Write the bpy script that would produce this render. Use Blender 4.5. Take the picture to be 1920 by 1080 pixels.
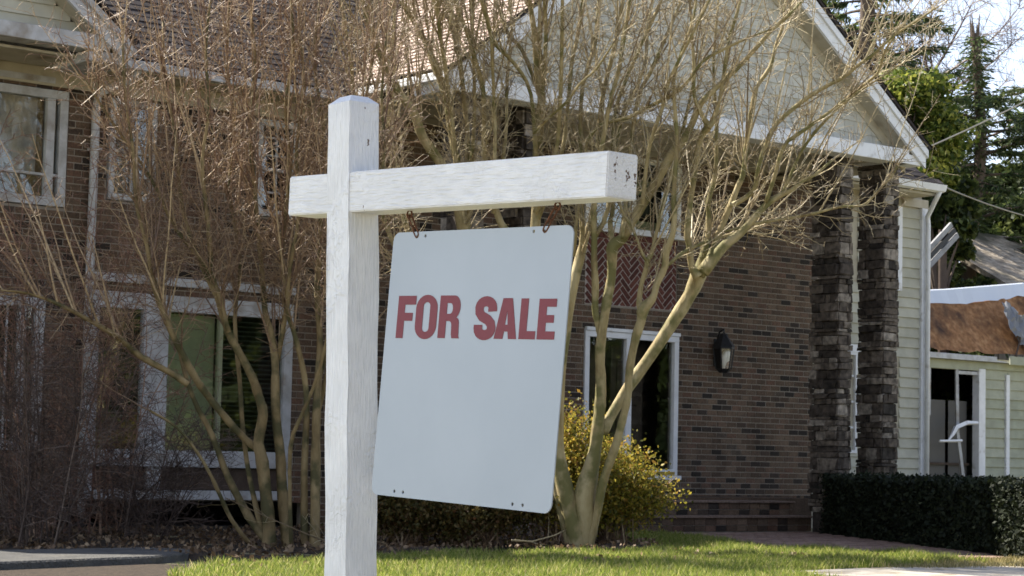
import bpy, bmesh, math, random
import numpy as np
from mathutils import Vector, Matrix

for o in list(bpy.data.objects):
    bpy.data.objects.remove(o, do_unlink=True)
SC = bpy.context.scene
COL = SC.collection
rnd = random.Random(11)
nrg = np.random.default_rng(7)

# ------------------------------------------------------------------ camera
# World axes follow the house: X along its front (to the right), Y into the house, Z up.
CAM_Z = 0.92
yaw, pitch, roll = math.radians(50.647), math.radians(4.6956), math.radians(1.2483)
F0 = Vector((math.cos(yaw), math.sin(yaw), 0)); R0 = Vector((math.sin(yaw), -math.cos(yaw), 0)); U0 = Vector((0, 0, 1))
F1 = F0 * math.cos(pitch) + U0 * math.sin(pitch); U1 = U0 * math.cos(pitch) - F0 * math.sin(pitch)
R2 = R0 * math.cos(roll) + U1 * math.sin(roll); U2 = U1 * math.cos(roll) - R0 * math.sin(roll)
cam = bpy.data.cameras.new('camera')
cam.sensor_width = 36.0; cam.lens = 73.93; cam.clip_end = 3000.0; cam.clip_start = 0.1
cam.dof.use_dof = True; cam.dof.focus_distance = 7.0; cam.dof.aperture_fstop = 20.0
camo = bpy.data.objects.new('camera', cam); COL.objects.link(camo)
M = Matrix((R2, U2, -F1)).transposed().to_4x4(); M.translation = Vector((0, 0, CAM_Z))
camo.matrix_world = M
SC.camera = camo

# ------------------------------------------------------------------ light
SUN_AZ = Vector((-0.40, 0.917, 0)).normalized(); SUN_EL = math.radians(48)
sun_dir = Vector((SUN_AZ.x * math.cos(SUN_EL), SUN_AZ.y * math.cos(SUN_EL), math.sin(SUN_EL)))
w = bpy.data.worlds.new('World'); SC.world = w; w.use_nodes = True
wn = w.node_tree.nodes; wl = w.node_tree.links
sky = wn.new('ShaderNodeTexSky'); sky.sky_type = 'NISHITA'; sky.sun_disc = False
sky.sun_elevation = SUN_EL; sky.sun_rotation = math.atan2(SUN_AZ.x, SUN_AZ.y)
sky.altitude = 1800; sky.air_density = 1.0; sky.dust_density = 0.35; sky.ozone_density = 1.0
wn['Background'].inputs['Strength'].default_value = 0.12
hs = wn.new('ShaderNodeHueSaturation'); hs.inputs['Saturation'].default_value = 0.72   # thin high haze: a paler blue than the clear-air model
tint = wn.new('ShaderNodeMix'); tint.data_type = 'RGBA'; tint.blend_type = 'MULTIPLY'; tint.inputs[0].default_value = 1.0; tint.inputs[7].default_value = (1.06, 0.985, 0.955, 1)
wl.new(sky.outputs['Color'], hs.inputs['Color']); wl.new(hs.outputs['Color'], tint.inputs[6]); wl.new(tint.outputs[2], wn['Background'].inputs['Color'])
sd = bpy.data.lights.new('sun', 'SUN'); sd.energy = 5.0; sd.angle = math.radians(0.53); sd.color = (1.0, 0.93, 0.82)
so = bpy.data.objects.new('sun', sd); COL.objects.link(so)
so.rotation_mode = 'QUATERNION'; so.rotation_quaternion = sun_dir.to_track_quat('Z', 'Y'); so.location = (-5, 30, 30)
vs = SC.view_settings
vs.view_transform = 'Standard'; vs.look = 'None'; vs.exposure = 1.44; vs.gamma = 1.0; vs.use_curve_mapping = False
SC.render.engine = 'CYCLES'
SC.cycles.use_denoising = True
SC.cycles.max_bounces = 8; SC.cycles.transparent_max_bounces = 16

# ------------------------------------------------------------------ helpers
def tag(o, label=None, cat=None, group=None, kind=None):
    if label: o['label'] = label
    if cat: o['category'] = cat
    if group: o['group'] = group
    if kind: o['kind'] = kind
    return o

def empty(name, loc=(0, 0, 0), parent=None):
    o = bpy.data.objects.new(name, None); COL.objects.link(o); o.location = loc
    o.empty_display_size = 0.2
    if parent: setp(o, parent)
    return o

WM = {}
def wmat(o):
    if o is None: return Matrix.Identity(4)
    m = o.matrix_basis.copy()
    return wmat(o.parent) @ o.matrix_parent_inverse @ m if o.parent else m

def setp(o, p):
    o.parent = p
    o.matrix_parent_inverse = wmat(p).inverted()

def link(name, mesh, parent=None):
    o = bpy.data.objects.new(name, mesh); COL.objects.link(o)
    if parent: setp(o, parent)
    return o

class MB:
    def __init__(self): self.v = []; self.f = []; self.mi = []; self.m = 0
    def face(self, pts):
        n = len(self.v); self.v += [tuple(p) for p in pts]; self.f.append(list(range(n, n + len(pts)))); self.mi.append(self.m)
    def box(self, x0, x1, y0, y1, z0, z1):
        n = len(self.v)
        self.v += [(x0, y0, z0), (x1, y0, z0), (x1, y1, z0), (x0, y1, z0), (x0, y0, z1), (x1, y0, z1), (x1, y1, z1), (x0, y1, z1)]
        for q in ((3, 2, 1, 0), (4, 5, 6, 7), (0, 1, 5, 4), (1, 2, 6, 5), (2, 3, 7, 6), (3, 0, 4, 7)):
            self.f.append([n + k for k in q]); self.mi.append(self.m)
        return self
    def prism(self, poly, d):
        """poly: list of 3d points (planar), extruded by vector d"""
        n = len(self.v); k = len(poly); d = Vector(d)
        self.v += [tuple(p) for p in poly] + [tuple(Vector(p) + d) for p in poly]
        self.f.append([n + i for i in range(k)]); self.f.append([n + k + i for i in reversed(range(k))]); self.mi += [self.m] * 2
        for i in range(k):
            j = (i + 1) % k
            self.f.append([n + j, n + i, n + k + i, n + k + j]); self.mi.append(self.m)
        return self
    def tube(self, pts, rad, sides=6, cap=True):
        n0 = len(self.v); k = len(pts)
        up = Vector((0.31, 0.17, 0.93))
        prev = None
        for i, p in enumerate(pts):
            p = Vector(p)
            t = (Vector(pts[min(i + 1, k - 1)]) - Vector(pts[max(i - 1, 0)]))
            if t.length < 1e-9: t = Vector((0, 0, 1))
            t.normalize()
            if prev is None:
                a = t.cross(Vector((0.9, 0.3, 0.1)));
                if a.length < 0.2: a = t.cross(Vector((0.1, 0.9, 0.3)))
            else:
                a = prev - t * prev.dot(t)
            a.normalize(); b = t.cross(a); prev = a
            r = rad[i]
            for s in range(sides):
                an = 2 * math.pi * s / sides
                q = p + a * (math.cos(an) * r) + b * (math.sin(an) * r)
                self.v.append((q.x, q.y, q.z))
        for i in range(k - 1):
            for s in range(sides):
                s2 = (s + 1) % sides
                self.f.append([n0 + i * sides + s, n0 + i * sides + s2, n0 + (i + 1) * sides + s2, n0 + (i + 1) * sides + s]); self.mi.append(self.m)
        if cap:
            self.f.append([n0 + s for s in reversed(range(sides))]); self.mi.append(self.m)
            self.f.append([n0 + (k - 1) * sides + s for s in range(sides)]); self.mi.append(self.m)
        return self
    def mesh(self, name, mats, smooth=False, bevel=0):
        me = bpy.data.meshes.new(name)
        me.from_pydata(self.v, [], self.f)
        for m in (mats if isinstance(mats, (list, tuple)) else [mats]): me.materials.append(m)
        if len(me.materials) > 1: me.polygons.foreach_set('material_index', self.mi)
        bm = bmesh.new(); bm.from_mesh(me)
        bmesh.ops.recalc_face_normals(bm, faces=bm.faces)
        if bevel:
            bmesh.ops.bevel(bm, geom=[e for e in bm.edges], offset=bevel, segments=1, affect='EDGES', clamp_overlap=True)
        bm.to_mesh(me); bm.free()
        if smooth: me.polygons.foreach_set('use_smooth', [True] * len(me.polygons))
        me.update()
        return me
    def build(self, name, mats, parent=None, smooth=False, bevel=0):
        return link(name, self.mesh(name, mats, smooth, bevel), parent)

def fastmesh(name, V, Fc, mat, smooth=False):
    """V (n,3) array, Fc (m,k) array of equal-sized faces"""
    me = bpy.data.meshes.new(name)
    m, k = Fc.shape
    me.vertices.add(len(V)); me.vertices.foreach_set('co', V.astype(np.float32).ravel())
    me.loops.add(m * k); me.loops.foreach_set('vertex_index', Fc.astype(np.int32).ravel())
    me.polygons.add(m); me.polygons.foreach_set('loop_start', np.arange(0, m * k, k, dtype=np.int32))
    me.polygons.foreach_set('loop_total', np.full(m, k, dtype=np.int32))
    if smooth: me.polygons.foreach_set('use_smooth', np.ones(m, dtype=bool))
    me.materials.append(mat); me.update(calc_edges=True); me.validate()
    return me

def leaves(cent, size, flat=0.0, aspect=1.6, droop=None):
    """random leaf-shaped quads (rhombi). cent (n,3), size (n,)"""
    n = len(cent)
    a = nrg.normal(size=(n, 3)); a /= np.linalg.norm(a, axis=1)[:, None]
    if droop is not None: a = a * 0.45 + droop; a /= np.linalg.norm(a, axis=1)[:, None]
    b = nrg.normal(size=(n, 3)); b[:, 2] *= (1 - flat)
    b -= a * (a * b).sum(1)[:, None]; b /= np.linalg.norm(b, axis=1)[:, None]
    s = size[:, None]
    c = cent
    V = np.stack([c - a * s * aspect / 2, c + b * s / 2 - a * s * 0.1, c + a * s * aspect / 2, c - b * s / 2 - a * s * 0.1], 1).reshape(-1, 3)
    Fc = np.arange(n * 4).reshape(n, 4)
    return V, Fc

# ------------------------------------------------------------------ materials
def new_mat(name):
    m = bpy.data.materials.new(name); m.use_nodes = True
    return m, m.node_tree.nodes, m.node_tree.links, m.node_tree.nodes['Principled BSDF']

def node(ns, t, **kw):
    n = ns.new(t)
    for k, v in kw.items(): setattr(n, k, v)
    return n

def ramp(ns, stops, interp='LINEAR'):
    r = ns.new('ShaderNodeValToRGB'); r.color_ramp.interpolation = interp
    e = r.color_ramp.elements
    while len(e) < len(stops): e.new(0.5)
    for i, (p, c) in enumerate(stops):
        e[i].position = p; e[i].color = (*c, 1)
    return r

def rand_val(ns, ls):
    oi = ns.new('ShaderNodeObjectInfo'); ge = ns.new('ShaderNodeNewGeometry')
    ad = node(ns, 'ShaderNodeMath', operation='ADD'); fr = node(ns, 'ShaderNodeMath', operation='FRACT')
    ls.new(oi.outputs['Random'], ad.inputs[0]); ls.new(ge.outputs['Random Per Island'], ad.inputs[1]); ls.new(ad.outputs[0], fr.inputs[0])
    return fr.outputs[0]

def pm(name, stops, scale=3.0, rough=0.8, bump=0.0, bscale=None, stretch=(1, 1, 1), bdist=0.01, spec=0.3, detail=6, coord='Object', dirt=None):
    """noise-coloured material with optional bump and blotchy dirt"""
    m, ns, ls, p = new_mat(name)
    tc = ns.new('ShaderNodeTexCoord'); mp = ns.new('ShaderNodeMapping'); mp.inputs['Scale'].default_value = stretch
    ls.new(tc.outputs[coord], mp.inputs['Vector'])
    n1 = ns.new('ShaderNodeTexNoise'); n1.inputs['Scale'].default_value = scale; n1.inputs['Detail'].default_value = detail; n1.inputs['Roughness'].default_value = 0.62
    ls.new(mp.outputs['Vector'], n1.inputs['Vector'])
    r = ramp(ns, stops); ls.new(n1.outputs['Fac'], r.inputs['Fac'])
    col = r.outputs['Color']
    if dirt:
        n3 = ns.new('ShaderNodeTexNoise'); n3.inputs['Scale'].default_value = dirt[1]; n3.inputs['Detail'].default_value = 8
        ls.new(tc.outputs[coord], n3.inputs['Vector'])
        r3 = ramp(ns, [(dirt[2], (0, 0, 0)), (dirt[3], (1, 1, 1))]); ls.new(n3.outputs['Fac'], r3.inputs['Fac'])
        mx = node(ns, 'ShaderNodeMix', data_type='RGBA'); ls.new(r3.outputs['Color'], mx.inputs['Factor'])
        ls.new(col, mx.inputs[6]); mx.inputs[7].default_value = (*dirt[0], 1); col = mx.outputs[2]
    ls.new(col, p.inputs['Base Color'])
    p.inputs['Roughness'].default_value = rough; p.inputs['Specular IOR Level'].default_value = spec
    if bump:
        n2 = ns.new('ShaderNodeTexNoise'); n2.inputs['Scale'].default_value = bscale or scale * 4; n2.inputs['Detail'].default_value = 8
        ls.new(mp.outputs['Vector'], n2.inputs['Vector'])
        b = ns.new('ShaderNodeBump'); b.inputs['Strength'].default_value = bump; b.inputs['Distance'].default_value = bdist
        ls.new(n2.outputs['Fac'], b.inputs['Height']); ls.new(b.outputs['Normal'], p.inputs['Normal'])
    return m

def rand_mat(name, stops, rough=0.85, nscale=30.0, namount=0.35, bump=0.4, bscale=60.0, bdist=0.004, interp='LINEAR', spec=0.25, stain=0.0):
    """colour picked per piece, with grain"""
    m, ns, ls, p = new_mat(name)
    r = ramp(ns, stops, interp); ls.new(rand_val(ns, ls), r.inputs['Fac'])
    ge = ns.new('ShaderNodeNewGeometry')
    n1 = ns.new('ShaderNodeTexNoise'); n1.inputs['Scale'].default_value = nscale; n1.inputs['Detail'].default_value = 6
    ls.new(ge.outputs['Position'], n1.inputs['Vector'])
    mr = ns.new('ShaderNodeMapRange'); mr.inputs['From Min'].default_value = 0.3; mr.inputs['From Max'].default_value = 0.7
    mr.inputs['To Min'].default_value = 1 - namount; mr.inputs['To Max'].default_value = 1 + namount
    ls.new(n1.outputs['Fac'], mr.inputs['Value'])
    mx = node(ns, 'ShaderNodeMix', data_type='RGBA', blend_type='MULTIPLY'); mx.inputs['Factor'].default_value = 1
    ls.new(r.outputs['Color'], mx.inputs[6]); ls.new(mr.outputs['Result'], mx.inputs[7]); colr = mx.outputs[2]
    if stain:   # broad weather stains running over many pieces
        mp = ns.new('ShaderNodeMapping'); mp.inputs['Scale'].default_value = (1, 1, 0.45); ls.new(ge.outputs['Position'], mp.inputs['Vector'])
        n4 = ns.new('ShaderNodeTexNoise'); n4.inputs['Scale'].default_value = 1.6; n4.inputs['Detail'].default_value = 7; n4.inputs['Roughness'].default_value = 0.65; ls.new(mp.outputs['Vector'], n4.inputs['Vector'])
        m4 = ns.new('ShaderNodeMapRange'); m4.inputs['From Min'].default_value = 0.32; m4.inputs['From Max'].default_value = 0.68; m4.inputs['To Min'].default_value = 1 - stain; m4.inputs['To Max'].default_value = 1 + stain * 0.6; ls.new(n4.outputs['Fac'], m4.inputs['Value'])
        x4 = node(ns, 'ShaderNodeMix', data_type='RGBA', blend_type='MULTIPLY'); x4.inputs['Factor'].default_value = 1; ls.new(colr, x4.inputs[6]); ls.new(m4.outputs['Result'], x4.inputs[7]); colr = x4.outputs[2]
    ls.new(colr, p.inputs['Base Color'])
    p.inputs['Roughness'].default_value = rough; p.inputs['Specular IOR Level'].default_value = spec
    if bump:
        n2 = ns.new('ShaderNodeTexNoise'); n2.inputs['Scale'].default_value = bscale; n2.inputs['Detail'].default_value = 5
        ls.new(ge.outputs['Position'], n2.inputs['Vector'])
        b = ns.new('ShaderNodeBump'); b.inputs['Strength'].default_value = bump; b.inputs['Distance'].default_value = bdist
        ls.new(n2.outputs['Fac'], b.inputs['Height']); ls.new(b.outputs['Normal'], p.inputs['Normal'])
    return m

def leaf_mat(name, stops, trans=0.4, rough=0.5):
    m, ns, ls, p = new_mat(name)
    r = ramp(ns, stops); ls.new(rand_val(ns, ls), r.inputs['Fac'])
    ls.new(r.outputs['Color'], p.inputs['Base Color']); p.inputs['Roughness'].default_value = rough; p.inputs['Specular IOR Level'].default_value = 0.25
    t = ns.new('ShaderNodeBsdfTranslucent'); ls.new(r.outputs['Color'], t.inputs['Color'])
    mx = ns.new('ShaderNodeMixShader'); mx.inputs[0].default_value = trans
    ls.new(p.outputs[0], mx.inputs[1]); ls.new(t.outputs[0], mx.inputs[2]); ls.new(mx.outputs[0], ns['Material Output'].inputs['Surface'])
    return m

def flat(name, c, rough=0.6, metal=0.0, spec=0.3):
    m, ns, ls, p = new_mat(name)
    p.inputs['Base Color'].default_value = (*c, 1); p.inputs['Roughness'].default_value = rough; p.inputs['Metallic'].default_value = metal; p.inputs['Specular IOR Level'].default_value = spec
    return m

def glass_mat(name, tint, refl=0.10):
    m, ns, ls, p = new_mat(name)
    tr = ns.new('ShaderNodeBsdfTransparent'); tr.inputs['Color'].default_value = (*tint, 1)
    gl = ns.new('ShaderNodeBsdfGlossy'); gl.inputs['Roughness'].default_value = 0.03; gl.inputs['Color'].default_value = (1, 1, 1, 1)
    tc = ns.new('ShaderNodeTexCoord'); n = ns.new('ShaderNodeTexNoise'); n.inputs['Scale'].default_value = 2.5; ls.new(tc.outputs['Object'], n.inputs['Vector'])
    b = ns.new('ShaderNodeBump'); b.inputs['Strength'].default_value = 0.15; b.inputs['Distance'].default_value = 0.02; ls.new(n.outputs['Fac'], b.inputs['Height']); ls.new(b.outputs['Normal'], gl.inputs['Normal'])
    lw = ns.new('ShaderNodeLayerWeight'); lw.inputs['Blend'].default_value = 0.5
    pw = node(ns, 'ShaderNodeMath', operation='POWER'); ls.new(lw.outputs['Facing'], pw.inputs[0]); pw.inputs[1].default_value = 5.0
    fr = node(ns, 'ShaderNodeMath', operation='MULTIPLY_ADD'); ls.new(pw.outputs[0], fr.inputs[0]); fr.inputs[1].default_value = 0.94; fr.inputs[2].default_value = 0.065
    mx = ns.new('ShaderNodeMixShader'); ls.new(fr.outputs[0], mx.inputs[0]); ls.new(tr.outputs[0], mx.inputs[1]); ls.new(gl.outputs[0], mx.inputs[2])
    ls.new(mx.outputs[0], ns['Material Output'].inputs['Surface'])
    return m

def painted_wood(name, axis, base=(0.81, 0.815, 0.81), spots=None):
    """white paint brushed along the grain, with runs and chips"""
    m, ns, ls, p = new_mat(name)
    tc = ns.new('ShaderNodeTexCoord'); mp = ns.new('ShaderNodeMapping')
    sc = [1, 1, 1]; sc[axis] = 0.10; mp.inputs['Scale'].default_value = sc
    ls.new(tc.outputs['Object'], mp.inputs['Vector'])
    g = ns.new('ShaderNodeTexNoise'); g.inputs['Scale'].default_value = 190; g.inputs['Detail'].default_value = 6; ls.new(mp.outputs['Vector'], g.inputs['Vector'])
    l = ns.new('ShaderNodeTexNoise'); l.inputs['Scale'].default_value = 42; l.inputs['Detail'].default_value = 4; l.inputs['Distortion'].default_value = 1.5; ls.new(tc.outputs['Object'], l.inputs['Vector'])
    lr = ramp(ns, [(0.46, (0, 0, 0)), (0.70, (1, 1, 1))]); ls.new(l.outputs['Fac'], lr.inputs['Fac'])
    # blisters and runs only in patches
    l2 = ns.new('ShaderNodeTexNoise'); l2.inputs['Scale'].default_value = 7; ls.new(tc.outputs['Object'], l2.inputs['Vector'])
    l2r = ramp(ns, [(0.48, (0.05, 0.05, 0.05)), (0.70, (0.7, 0.7, 0.7))]); ls.new(l2.outputs['Fac'], l2r.inputs['Fac'])
    mu = node(ns, 'ShaderNodeMath', operation='MULTIPLY'); ls.new(lr.outputs['Color'], mu.inputs[0]); ls.new(l2r.outputs['Color'], mu.inputs[1])
    a = node(ns, 'ShaderNodeMath', operation='MULTIPLY_ADD'); ls.new(g.outputs['Fac'], a.inputs[0]); a.inputs[1].default_value = 1.3; ls.new(mu.outputs[0], a.inputs[2])
    b = ns.new('ShaderNodeBump'); b.inputs['Strength'].default_value = 1.0; b.inputs['Distance'].default_value = 0.0040
    ls.new(a.outputs[0], b.inputs['Height']); ls.new(b.outputs['Normal'], p.inputs['Normal'])
    # tone: grime streaks
    n3 = ns.new('ShaderNodeTexNoise'); n3.inputs['Scale'].default_value = 9; n3.inputs['Detail'].default_value = 8; ls.new(tc.outputs['Object'], n3.inputs['Vector'])
    r3 = ramp(ns, [(0.3, tuple(x * 0.88 for x in base)), (0.62, base)]); ls.new(n3.outputs['Fac'], r3.inputs['Fac'])
    gr = ramp(ns, [(0.3, (0.885, 0.89, 0.90)), (0.56, (1, 1, 1))]); ls.new(g.outputs['Fac'], gr.inputs['Fac'])
    gm = node(ns, 'ShaderNodeMix', data_type='RGBA', blend_type='MULTIPLY'); gm.inputs['Factor'].default_value = 1; ls.new(r3.outputs['Color'], gm.inputs[6]); ls.new(gr.outputs['Color'], gm.inputs[7])
    col = gm.outputs[2]
    # chips down to bare brown wood
    n4 = ns.new('ShaderNodeTexNoise'); n4.inputs['Scale'].default_value = 60; n4.inputs['Detail'].default_value = 9; n4.inputs['Roughness'].default_value = 0.75; ls.new(tc.outputs['Object'], n4.inputs['Vector'])
    thr = ramp(ns, [(0.745, (0, 0, 0)), (0.77, (1, 1, 1))]); ls.new(n4.outputs['Fac'], thr.inputs['Fac'])
    fac = thr.outputs['Color']
    if spots:
        # extra specks around given points (x,y,z,radius) where the paint has cracked over a knot
        for (x, y, z, rx, rz) in spots:
            sb = node(ns, 'ShaderNodeVectorMath', operation='SUBTRACT'); ls.new(tc.outputs['Object'], sb.inputs[0]); sb.inputs[1].default_value = (x, y, z)
            sv = node(ns, 'ShaderNodeVectorMath', operation='MULTIPLY'); ls.new(sb.outputs[0], sv.inputs[0]); sv.inputs[1].default_value = (1 / rx, 1 / rx, 1 / rz)
            ln = node(ns, 'ShaderNodeVectorMath', operation='LENGTH'); ls.new(sv.outputs[0], ln.inputs[0])
            ms = ns.new('ShaderNodeMapRange'); ms.inputs['From Min'].default_value = 1.0; ms.inputs['From Max'].default_value = 0.0; ms.inputs['To Min'].default_value = 0; ms.inputs['To Max'].default_value = 0.33
            ls.new(ln.outputs['Value'], ms.inputs['Value'])
            n5 = ns.new('ShaderNodeTexNoise'); n5.inputs['Scale'].default_value = 150; n5.inputs['Detail'].default_value = 6; ls.new(tc.outputs['Object'], n5.inputs['Vector'])
            ad = node(ns, 'ShaderNodeMath', operation='ADD'); ls.new(ms.outputs['Result'], ad.inputs[0]); ls.new(n5.outputs['Fac'], ad.inputs[1])
            t2 = ramp(ns, [(0.74, (0, 0, 0)), (0.79, (1, 1, 1))]); ls.new(ad.outputs[0], t2.inputs['Fac'])
            mxx = node(ns, 'ShaderNodeMath', operation='MAXIMUM'); ls.new(fac, mxx.inputs[0]); ls.new(t2.outputs['Color'], mxx.inputs[1]); fac = mxx.outputs[0]
    mx = node(ns, 'ShaderNodeMix', data_type='RGBA'); ls.new(fac, mx.inputs['Factor']); ls.new(col, mx.inputs[6]); mx.inputs[7].default_value = (0.11, 0.065, 0.035, 1)
    ls.new(mx.outputs[2], p.inputs['Base Color'])
    p.inputs['Roughness'].default_value = 0.36; p.inputs['Specular IOR Level'].default_value = 0.5
    return m

MAT = {}
MAT['brick'] = rand_mat('brick', [(0.0, (0.024, 0.019, 0.015)), (0.14, (0.046, 0.034, 0.026)), (0.24, (0.092, 0.060, 0.039)), (0.5, (0.124, 0.082, 0.053)), (0.75, (0.150, 0.104, 0.070)), (0.9, (0.134, 0.074, 0.048)), (1.0, (0.088, 0.067, 0.049))], nscale=45, stain=0.42)
MAT['brick_red'] = rand_mat('brick_red', [(0.0, (0.075, 0.028, 0.022)), (0.5, (0.12, 0.042, 0.032)), (1.0, (0.15, 0.056, 0.042))], nscale=45)
MAT['mortar'] = pm('mortar', [(0.3, (0.22, 0.19, 0.15)), (0.7, (0.32, 0.28, 0.23))], 8, 0.95, 0.5, 120)
MAT['mortar_pale'] = pm('mortar_pale', [(0.3, (0.34, 0.29, 0.26)), (0.7, (0.45, 0.39, 0.35))], 8, 0.95, 0.5, 120)
MAT['stone'] = rand_mat('stone', [(0.0, (0.034, 0.029, 0.024)), (0.3, (0.072, 0.058, 0.046)), (0.6, (0.115, 0.094, 0.074)), (0.82, (0.165, 0.137, 0.108)), (1.0, (0.29, 0.255, 0.21))], nscale=14, namount=0.6, bump=0.8, bscale=30, bdist=0.012)
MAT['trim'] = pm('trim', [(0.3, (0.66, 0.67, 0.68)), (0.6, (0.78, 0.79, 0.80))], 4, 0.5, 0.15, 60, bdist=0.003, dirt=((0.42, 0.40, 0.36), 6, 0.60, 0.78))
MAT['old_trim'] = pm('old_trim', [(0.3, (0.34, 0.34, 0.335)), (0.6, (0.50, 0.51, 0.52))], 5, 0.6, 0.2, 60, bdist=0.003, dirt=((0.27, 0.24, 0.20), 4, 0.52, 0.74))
MAT['shingle'] = rand_mat('shingle', [(0.0, (0.44, 0.43, 0.375)), (1.0, (0.53, 0.52, 0.455))], nscale=12, namount=0.08, bump=0.25, bscale=80, bdist=0.003)
MAT['siding'] = rand_mat('siding', [(0.0, (0.42, 0.41, 0.33)), (1.0, (0.48, 0.47, 0.385))], nscale=5, namount=0.1, bump=0.2, bscale=60, bdist=0.003)
MAT['soffit'] = pm('soffit', [(0.3, (0.40, 0.36, 0.27)), (0.7, (0.50, 0.46, 0.36))], 3, 0.8, 0.2, 30, dirt=((0.24, 0.20, 0.14), 3, 0.52, 0.75))
MAT['roof'] = rand_mat('roof_shingle_sunlit', [(0.0, (0.40, 0.31, 0.26)), (0.5, (0.50, 0.395, 0.335)), (1.0, (0.58, 0.465, 0.40))], nscale=40, namount=0.35, bump=0.7, bscale=160, bdist=0.006)  # sunlit copy of the shingles: the sun's brightness is put into the colour
MAT['roof_shaded'] = rand_mat('roof_shingle_shaded', [(0.0, (0.020, 0.016, 0.016)), (1.0, (0.042, 0.034, 0.033))], nscale=40, namount=0.35, bump=0.7, bscale=160, bdist=0.006)  # same shingles on the shaded slopes, with the shade put into the colour
MAT['glass'] = glass_mat('window_glass', (0.92, 0.94, 0.91))
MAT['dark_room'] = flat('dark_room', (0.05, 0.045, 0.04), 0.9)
MAT['blind_dark'] = flat('blind_slat', (0.035, 0.040, 0.028), 0.5)
MAT['blind_green'] = pm('green_shade', [(0.35, (0.24, 0.26, 0.155)), (0.65, (0.31, 0.33, 0.205))], 2, 0.8)
MAT['black_metal'] = pm('black_metal', [(0.3, (0.012, 0.013, 0.014)), (0.7, (0.03, 0.03, 0.032))], 20, 0.5, 0.2, 60)
MAT['rust'] = pm('rusty_iron', [(0.3, (0.05, 0.025, 0.015)), (0.65, (0.16, 0.065, 0.03))], 120, 0.85, 0.6, 300, bdist=0.001)
MAT['panel_brown'] = pm('brown_panel', [(0.3, (0.055, 0.038, 0.028)), (0.7, (0.095, 0.068, 0.05))], 6, 0.8, 0.2)
MAT['concrete'] = pm('concrete', [(0.3, (0.06, 0.059, 0.056)), (0.7, (0.11, 0.108, 0.102))], 5, 0.95, 0.9, 40, bdist=0.03, dirt=((0.13, 0.12, 0.10), 3, 0.5, 0.75))
MAT['pale_concrete'] = pm('pale_concrete', [(0.3, (0.38, 0.34, 0.28)), (0.7, (0.50, 0.46, 0.39))], 5, 0.9, 0.4, 60, dirt=((0.22, 0.18, 0.12), 3, 0.5, 0.7))
MAT['bark_pale'] = pm('bark_pale', [(0.30, (0.15, 0.108, 0.050)), (0.45, (0.30, 0.24, 0.118)), (0.7, (0.42, 0.355, 0.205))], 6, 0.75, 0.9, 30, stretch=(1, 1, 0.35), bdist=0.010, dirt=((0.15, 0.138, 0.052), 4.5, 0.47, 0.60))
MAT['bark_brown'] = pm('bark_brown', [(0.30, (0.10, 0.068, 0.031)), (0.45, (0.21, 0.150, 0.070)), (0.7, (0.33, 0.25, 0.13))], 6, 0.75, 0.9, 30, stretch=(1, 1, 0.35), bdist=0.010, dirt=((0.085, 0.075, 0.032), 4.5, 0.47, 0.60))
MAT['twig_pale'] = rand_mat('twig_pale', [(0, (0.16, 0.11, 0.055)), (0.5, (0.33, 0.26, 0.14)), (1, (0.48, 0.41, 0.25))], bump=0, rough=0.45, spec=0.5)
MAT['twig_brown'] = rand_mat('twig_brown', [(0, (0.12, 0.063, 0.038)), (0.5, (0.25, 0.158, 0.090)), (1, (0.44, 0.325, 0.19))], bump=0, rough=0.45, spec=0.5)
MAT['twig_red'] = rand_mat('twig_red', [(0, (0.12, 0.06, 0.042)), (0.5, (0.23, 0.125, 0.085)), (1, (0.34, 0.22, 0.15))], bump=0, rough=0.6, spec=0.3)
MAT['twig_grey'] = rand_mat('twig_grey', [(0, (0.045, 0.028, 0.022)), (0.5, (0.085, 0.056, 0.042)), (1, (0.14, 0.10, 0.075))], bump=0, rough=0.6, spec=0.4)

# ------------------------------------------------------------------ ground
def ground_z(x, y):
    d = x * math.cos(yaw) + y * math.sin(yaw)
    if d < 14.2: return -0.075 * (14.2 - d) if d > 2 else -0.915
    return 0.0

def in_poly(x, y, P):
    c = False; j = len(P) - 1
    for i in range(len(P)):
        if (P[i][1] > y) != (P[j][1] > y) and x < (P[j][0] - P[i][0]) * (y - P[i][1]) / (P[j][1] - P[i][1]) + P[i][0]: c = not c
        j = i
    return c

gx = sorted(set([-400, -200, -100, -50, -20] + [x * 0.75 for x in range(-8, 60)] + [60, 90, 150, 260, 600]))
gy = sorted(set([-400, -200, -100, -50, -20, -8] + [y * 0.75 for y in range(-6, 50)] + [45, 60, 90, 150, 260, 600]))
V = [(x, y, ground_z(x, y)) for y in gy for x in gx]; nx = len(gx)
Fg = [(j * nx + i, j * nx + i + 1, (j + 1) * nx + i + 1, (j + 1) * nx + i) for j in range(len(gy) - 1) for i in range(nx - 1)]
MAT['lawn'] = pm('lawn_soil', [(0.3, (0.17, 0.155, 0.085)), (0.55, (0.25, 0.225, 0.13)), (0.75, (0.33, 0.285, 0.18))], 1.5, 0.95, 0.8, 25, bdist=0.03)
g = fastmesh('ground', np.array(V, float), np.array(Fg), MAT['lawn']); go = link('ground', g); tag(go, kind='structure')

def sheet(name, poly, z, mat, th=0.0):
    mb = MB()
    if th: mb.prism([(x, y, z) for x, y in poly], (0, 0, -th))
    else: mb.face([(x, y, z) for x, y in poly])
    o = mb.build(name, mat); tag(o, kind='structure'); return o

MAT['mulch'] = pm('mulch', [(0.3, (0.022, 0.016, 0.011)), (0.55, (0.05, 0.036, 0.024)), (0.75, (0.085, 0.06, 0.04))], 14, 0.95, 1.0, 40, bdist=0.03)
MAT['paver'] = rand_mat('paver', [(0, (0.20, 0.13, 0.10)), (0.5, (0.26, 0.175, 0.135)), (1, (0.32, 0.225, 0.18))], nscale=30, namount=0.3)
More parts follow.
